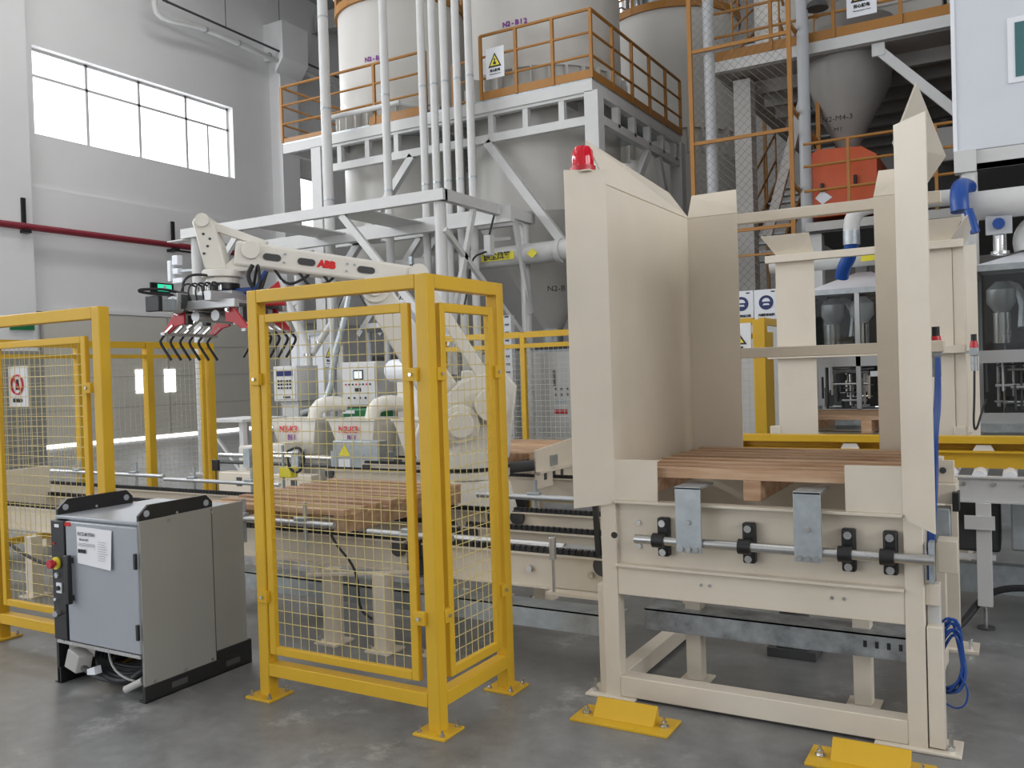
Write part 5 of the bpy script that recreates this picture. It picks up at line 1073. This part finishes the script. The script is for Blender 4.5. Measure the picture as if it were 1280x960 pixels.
# ------------------------------------------------------------------ grey control cabin
cbn = thing('control_cabin', 'raised light grey control cabin with a small window in the upper right corner', 'cabin', (1, 12, 3.67))
MB().box(-0.565, 4.0, 11.0, 13.2, 3.9, 8.0).build('wall_panels', CABW, cbn, 0.01); B('corner_trim', SIGNW, cbn, -0.585, -0.545, 10.985, 11.02, 3.9, 8.0)
MB().box(-0.58, -0.36, 10.93, 11.1, 3.66, 3.9).build('base_block', WHITE, cbn, 0.004); BAR('base_beam', WHITE, cbn, (-0.4, 11.05, 3.79), (4.0, 11.05, 3.79), 0.1, 0.21); BAR('base_beam', WHITE, cbn, (-0.5, 11.1, 3.79), (-0.5, 13.2, 3.79), 0.1, 0.21)
B('floor_pan', DARK, cbn, -0.5, 4.0, 11.0, 13.2, 3.68, 3.75)
MB().cyl((-0.44, 11.05, 0), (-0.44, 11.05, 3.66), 0.085, n=18).build('leg', WHITE, cbn)
wf = MB().box(-0.04, 1.1, 10.985, 11.0, 4.56, 5.26).build('window_frame', SIGNW, cbn, 0.004); B('pane', GLASST, wf, 0.03, 1.05, 10.978, 10.986, 4.62, 5.2)
for x in (3.8,): B('leg', WHITE, cbn, x-0.1, x+0.1, 11, 11.2, 0, 3.68)
# ------------------------------------------------------------------ dust ducts and blue hoses
du = thing('dust_duct', 'white dust extraction duct with elbow above the bagging booths', 'duct', (-0.6, 10.3, 3.3))
TUBE('duct', WHITE, du, [(-0.35, 10.3, 3.29), (-1.25, 10.3, 3.31), (-1.46, 10.3, 3.29), (-1.555, 10.3, 3.2), (-1.57, 10.3, 3.08), (-1.57, 10.3, 3.04)], 0.085, 18, 1)
CYL('steel_collar', GALV, du, (-1.57, 10.3, 2.90), (-1.57, 10.3, 3.05), 0.088, n=18)
CYL('duct', WHITE, du, (-0.42, 10.0, 3.13), (3.0, 9.6, 3.10), 0.145, n=24)
CYL('lower_duct', WHITE, du, (-2.6, 10.9, 2.80), (-0.9, 10.9, 2.82), 0.10, n=16)
PLATE('yellow_label', SIGNY, du, [(-1.55, 10.785, 2.76), (-1.2, 10.785, 2.76), (-1.2, 10.785, 2.87), (-1.55, 10.785, 2.87)], 0.004)
for nm, lbl, pts, r_ in (('flexible_hose', 'blue flexible hose dropping from the duct elbow to the left bagging booth', [(-1.57, 10.3, 2.93), (-1.60, 10.35, 2.78), (-1.68, 10.4, 2.66), (-1.71, 10.45, 2.56)], 0.075), ('flexible_hose', 'thick blue hose bend in front of the white duct at the cabin leg', [(-0.42, 10.2, 3.36), (-0.47, 9.9, 3.34), (-0.48, 9.72, 3.22), (-0.47, 9.70, 3.05)], 0.085)):
    o_ = tag(MB().tube(pts, r_, 16, 2).build(nm, BLUE), lbl, 'hose', 'blue flexible hoses')
th2 = tag(MB().tube([(-0.40, 9.66, 3.05), (-0.37, 9.64, 2.95), (-0.34, 9.63, 2.82)], 0.045, 10, 1).build('thin_hose', BLUE), 'thin blue hose below the thick blue bend', 'hose')
# ------------------------------------------------------------------ glazed bagging booths
def booth(label, x0, x1, y0, y1, zb, zt, apex, seed):
    rnd = random.Random(seed)
    t = thing('bagging_booth', label, 'booth', ((x0+x1)/2, (y0+y1)/2, 0), 0, 'glazed bagging booths')
    xm, ym = (x0+x1)/2, (y0+y1)/2
    i = 0
    m = MB(); m.v = [(x0, y0, zt), (x1, y0, zt), (x1, y1, zt), (x0, y1, zt), (xm-0.08, ym, apex), (xm+0.08, ym, apex)]
    m.f = [(0, 1, 5, 4), (1, 2, 5), (2, 3, 4, 5), (3, 0, 4), (3, 2, 1, 0)]
    m.build('roof', SIGNW, t)
    BAR('eave', GALV, t, (x0, y0, zt-0.03), (x1, y0, zt-0.03), 0.06, 0.06); BAR('eave', ALU, t, (x0, y0, zt-0.03), (x0, y1, zt-0.03), 0.06, 0.06)
    for x, y in ((x0, y0), (x1, y0), (x0, y1), (x1, y1), (xm, y0)): BAR('frame_post', ALU, t, (x, y, 0), (x, y, zt), 0.05, 0.05)
    BAR('transom', ALU, t, (x0, y0, 1.62), (x1, y0, 1.62), 0.05, 0.12); BAR('transom', ALU, t, (x0, y0, 1.03), (x1, y0, 1.03), 0.05, 0.10)
    for a, b in ((x0+0.03, xm-0.03), (xm+0.03, x1-0.03)): B('glass_pane', GLASS, t, a, b, y0-0.003, y0+0.003, 1.68, zt-0.06)
    B('glass_pane', GLASS, t, x0-0.003, x0+0.003, y0+0.03, y1-0.03, 1.68, zt-0.06)
    B('back_panel', DARK, t, x0, x1, y1-0.02, y1, 0.2, zt); B('base_plinth', GALV, t, x0, x1, y0, y1, 0, 0.9); B('table', GALV, t, x0, x1, y0-0.1, y1, 0.9, 0.98)
    # filling machine inside
    fm = MB().box(xm-0.35, xm+0.35, ym-0.1, ym+0.4, 1.0, 1.75).build('filler_body', DARK, t, 0.02)
    for k in range(3):
        x = x0+0.22+k*(x1-x0-0.44)/2
        CYL('filler_spout', CHROME if k == 1 else STEEL, t, (x, ym-0.25, 1.75), (x, ym-0.25, 2.05), 0.08, n=18); MB().lathe([(0.06, 2.05), (0.13, 2.15), (0.13, 2.28), (0.05, 2.36)], (x, ym-0.2, 0), 20).build('filler_head', ALU if k != 1 else SIGNW, t)
        MB().tube([(x, ym-0.1, 2.28), (x+0.1, ym+0.1, 2.36), (x+0.2, ym+0.1, 2.2), (x+0.18, ym, 1.9)], 0.045, 8, 1).build('filler_hose', SIGNW if k != 1 else DARK, t)
    for k in range(30):
        x = rnd.uniform(x0+0.08, x1-0.08); y = rnd.uniform(y0+0.08, ym); z = rnd.uniform(1.0, 1.3); h = rnd.uniform(0.15, 0.5)
        CYL('guide_rod', rnd.choice((STEEL, ALU, CHROME, DARK, BLACK)), t, (x, y, z), (x, y, z+h), rnd.uniform(0.008, 0.022), n=8)
    for k in range(18):
        x = rnd.uniform(x0+0.1, x1-0.35); y = rnd.uniform(y0+0.06, ym-0.1); z = rnd.uniform(1.08, 1.6)
        CYL('cross_rod', rnd.choice((STEEL, ALU, CHROME)), t, (x, y, z), (x+rnd.uniform(0.15, 0.4), y, z), rnd.uniform(0.008, 0.016), n=8)
    for k in range(10):
        x = rnd.uniform(x0+0.1, x1-0.2); y = rnd.uniform(y0+0.1, ym); z = rnd.uniform(1.0, 1.75); s_ = rnd.uniform(0.04, 0.1)
        B('actuator', rnd.choice((DARK, BLACK, GALV, DARK)), t, x, x+s_, y, y+s_, z, z+s_*rnd.uniform(0.7, 2), bev=0.005)
    B('label_plate', SIGNW, t, x1-0.42, x1-0.27, y0-0.006, y0-0.003, 1.44, 1.50)
    return t
booth('glazed bagging booth with white roof seen between the crossbars of the magazines', -2.10, -1.02, 10.5, 11.6, 1.0, 2.44, 2.66, 3)
booth('glazed bagging booth with white roof at the right edge beyond the far magazine', -0.36, 0.8, 9.6, 10.8, 1.0, 2.50, 2.68, 8)
bs = thing('booth_pillar', 'cream sheet pillar with slots between the far magazine and the right booth', 'pillar', (-0.42, 9.2, 0)); B('pillar', CREAM, bs, -0.50, -0.37, 9.1, 9.5, 0, 2.58); B('cap', CREAM, bs, -0.56, -0.34, 9.05, 9.5, 2.58, 2.62)
for k in range(7): B('slot', DARK, bs, -0.445, -0.43, 9.095, 9.1, 1.15+k*0.2, 1.26+k*0.2)
ac = thing('blue_actuator', 'square valve plate with blue hand wheel on a steel stub above the right booth', 'valve', (-0.1, 9.9, 2.66))
CYL('stub', CHROME, ac, (-0.14, 10.0, 2.62), (-0.14, 10.0, 2.84), 0.06, n=16); MB().box(-0.26, -0.03, 9.9, 9.93, 2.82, 3.02).build('plate', LGREY, ac, 0.004)
MB().cyl((-0.145, 9.9, 2.92), (-0.145, 9.85, 2.92), 0.055, n=10).build('hand_wheel', BLUE, ac); CYL('clamp_ring', STEEL, ac, (-0.14, 10.0, 2.63), (-0.14, 10.0, 2.66), 0.085, n=16)
wp_ = thing('white_bend_pipe', 'white bent pipe at the right edge above the booth', 'pipe', (0.1, 10.2, 2.8)); TUBE('pipe', WHITE, wp_, [(0.04, 10.1, 2.66), (0.02, 10.1, 2.8), (0.12, 10.1, 2.95), (0.4, 10.1, 3.0)], 0.06, 12, 2)
# safety sign board under the tower
for i, cp in enumerate(('必须戴防尘口罩', '必须戴安全帽', '必须戴护耳器')):
    sign('mandatory_sign', 'white and blue mandatory sign on the board behind the magazine, %s of three' % ('left', 'middle', 'right')[i], (-3.27+0.335*i, 12.0, 2.42), 0.325, 0.40, (1, 0, 0), 'round', cap=cp)
sbd = tag(B('sign_board', WHITE, None, -3.42, -2.30, 12.02, 12.05, 0.0, 2.60), 'pale backing board behind the three blue mandatory signs', 'board')
sign('warning_sign', 'white warning sign with yellow triangle on the fence rail left of the yellow corner post', (-2.50, 8.95, 1.87), 0.30, 0.34, (1, 0, 0), 'tri', cap='当心机械')
sign('warning_sign', 'white warning sign with yellow triangle right of the yellow corner post', (-2.18, 10.15, 1.93), 0.36, 0.44, (1, 0, 0), 'tri', cap='当心机械')
ym_ = thing('yellow_machine', 'blue and grey small machine beside the yellow corner post', 'machine', (-1.95, 9.6, 0)); MB().box(-2.12, -1.85, 9.6, 9.9, 0, 1.15).build('base', GALV, ym_, 0.01); MB().cyl((-2.0, 9.7, 1.15), (-2.0, 9.7, 1.5), 0.07, n=16).build('filter', BLUE, ym_)
# ------------------------------------------------------------------ left wall fittings
rp = thing('fire_pipe', 'dark red fire pipe on black brackets along the left wall', 'pipe', (-21.3, 15, 5.6)); CYL('pipe', REDP, rp, (-21.3, 9, 5.58), (-21.3, 20.5, 5.62), 0.085, n=14)
for y in (12.95, 17.4):
    MB().box(-21.35, -21.29, y-0.05, y+0.05, 5.5, 6.3).box(-21.5, -21.15, y-0.09, y+0.09, 5.42, 5.50).build('bracket', BLACK, rp)
MB().bar((-21.3, 17.55, 5.46), (-21.3, 18.5, 5.46), 0.05, 0.05).build('support_angle', BLACK, rp)
ex = thing('exit_sign', 'green lit exit sign on the left wall behind the gripper', 'sign', (-21.55, 17.1, 4.36)); B('case', BLACK, ex, -21.58, -21.50, 16.75, 17.5, 4.22, 4.50); B('lit_panel', EXITG, ex, -21.5, -21.48, 16.95, 17.42, 4.26, 4.46); MB().plate([(-21.475, 17.1, 4.3), (-21.475, 17.25, 4.3), (-21.475, 17.22, 4.43), (-21.475, 17.13, 4.43)], 0.004).build('running_figure', SIGNW, ex)
gs = tag(B('green_plate', GREEN, None, -21.34, -21.28, 12.5, 13.1, 3.02, 3.16), 'dark green plate on the left wall above the far left fence', 'sign')
jn = thing('switch_boxes', 'small white switch boxes beside the left gantry post', 'switch box', (-12.95, 10.5, 3.5)); MB().box(-13.05, -12.97, 10.5, 10.6, 3.4, 3.77).build('box', SIGNW, jn, 0.01); MB().box(-12.92, -12.78, 10.5, 10.62, 3.68, 3.85).build('box', SIGNW, jn, 0.01); MB().box(-12.92, -12.78, 10.5, 10.62, 3.52, 3.62).build('box', SIGNW, jn, 0.01); MB().box(-12.95, -12.7, 10.52, 10.62, 3.36, 3.45).build('box', SIGNW, jn, 0.01); BAR('bracket', GALV, jn, (-12.8, 10.56, 3.57), (-12.48, 10.6, 3.57), 0.04)
cd = thing('conduit_run', 'white conduit bending along the upper left wall under a dark hanging rail', 'conduit', (-21, 19, 12.3)); TUBE('conduit', WHITE, cd, [(-21.0, 16.8, 12.6), (-21.0, 16.8, 12.15), (-21.0, 17.1, 12.02), (-21.0, 18.0, 12.16), (-21.0, 18.5, 12.22), (-21.0, 20.6, 12.15), (-21.0, 24.5, 12.0)], 0.085, 10, 1); BAR('hanging_rail', DARK, cd, (-20.9, 17.0, 12.5), (-20.9, 25.0, 12.32), 0.05, 0.05)
for y in (17.15, 19.3, 21.6, 23.6): CYL('hanger', DARK, cd, (-20.9, y, 12.45), (-20.9, y, 15.0), 0.012, n=6)
for y in (18.6, 19.9, 21.2, 22.6): CYL('clip', GALV, cd, (-21.0, y-0.03, 12.18), (-21.0, y+0.03, 12.18), 0.1, n=10)
hb = thing('high_pipe', 'grey pipe with bend rising behind the silo platform at the upper left', 'pipe', (-13.5, 17, 6)); TUBE('pipe', LGREY, hb, [(-13.6, 18.0, 6.0), (-13.6, 18.0, 9.6), (-13.5, 18.0, 9.95), (-13.0, 18.0, 10.05)], 0.11, 10, 2); CYL('pipe', LGREY, hb, (-12.4, 17.0, 0), (-12.4, 17.0, 14), 0.12); BAR('stay', LGREY, hb, (-13.9, 17.0, 12.5), (-12.4, 17.0, 9.2), 0.05, 0.05); BAR('stay', LGREY, hb, (-14.6, 17.0, 11.0), (-12.4, 17.0, 9.6), 0.04, 0.04)
rf = thing('roof_beam', 'grey steel roof beam crossing in the dark upper left background', 'beam', (-15, 25, 13)); BAR('web', CONC, rf, (-21.5, 24, 14.2), (-8, 24, 14.2), 0.1, 0.7); BAR('flange', CONC, rf, (-21.5, 24, 13.85), (-8, 24, 13.85), 0.4, 0.05)
# grey storage behind the left fence with a prohibition sign
wb = thing('grey_cupboard', 'tall pale cupboard behind the far left fence with a prohibition sign', 'cupboard', (-13.5, 7.4, 0)); MB().box(-14.2, -12.8, 6.8, 8.0, 0, 2.15).build('body', GREYD, wb, 0.01); B('door', GREYD, wb, -14.15, -13.52, 6.78, 6.8, 0.1, 2.1); B('door', GREYD, wb, -13.48, -12.85, 6.78, 6.8, 0.1, 2.1)
sign('prohibition_sign', 'white prohibition sign with red ring on the far left mesh fence', (-5.50, 3.26, 1.62), 0.2, 0.26, (1, 0, 0), 'no', cap='禁止入内')
# small things beside the conveyor behind the corner fence
ys = thing('cable_sensor', 'yellow sensor housing with looped black cable left of the corner fence post', 'sensor', (-5.9, 6.0, 0.5))
CYL('stem', GALV, ys, (-5.95, 6.0, 0.3), (-5.95, 6.0, 1.0), 0.014); CYL('arm', STEEL, ys, (-6.15, 6.0, 0.93), (-5.75, 6.0, 0.93), 0.014); MB().box(-5.98, -5.82, 5.97, 6.06, 0.70, 0.80).build('housing', SIGNY, ys, 0.01)
TUBE('cable', RUB, ys, [(-5.85, 5.95, 0.95), (-5.70, 5.95, 1.0), (-5.62, 5.95, 0.9), (-5.70, 5.95, 0.75), (-5.82, 5.95, 0.78), (-5.85, 5.95, 0.9)], 0.013, 7)
B('foot', CREAM, ys, -6.0, -5.9, 5.96, 6.04, 0, 0.3)
hr = thing('frame_table', 'pale steel frame table standing on the hall floor left of the corner fence', 'table', (-9.2, 9.3, 0))
for x, y in ((-10.6, 9.2), (-9.9, 9.2), (-10.6, 9.9), (-9.9, 9.9)): B('leg', WHITE, hr, x-0.04, x+0.04, y-0.04, y+0.04, 0, 1.0)
B('top', WHITE, hr, -10.7, -9.8, 9.1, 10.0, 1.0, 1.04); BAR('brace', WHITE, hr, (-10.6, 9.2, 0.9), (-9.9, 9.2, 0.2), 0.04)
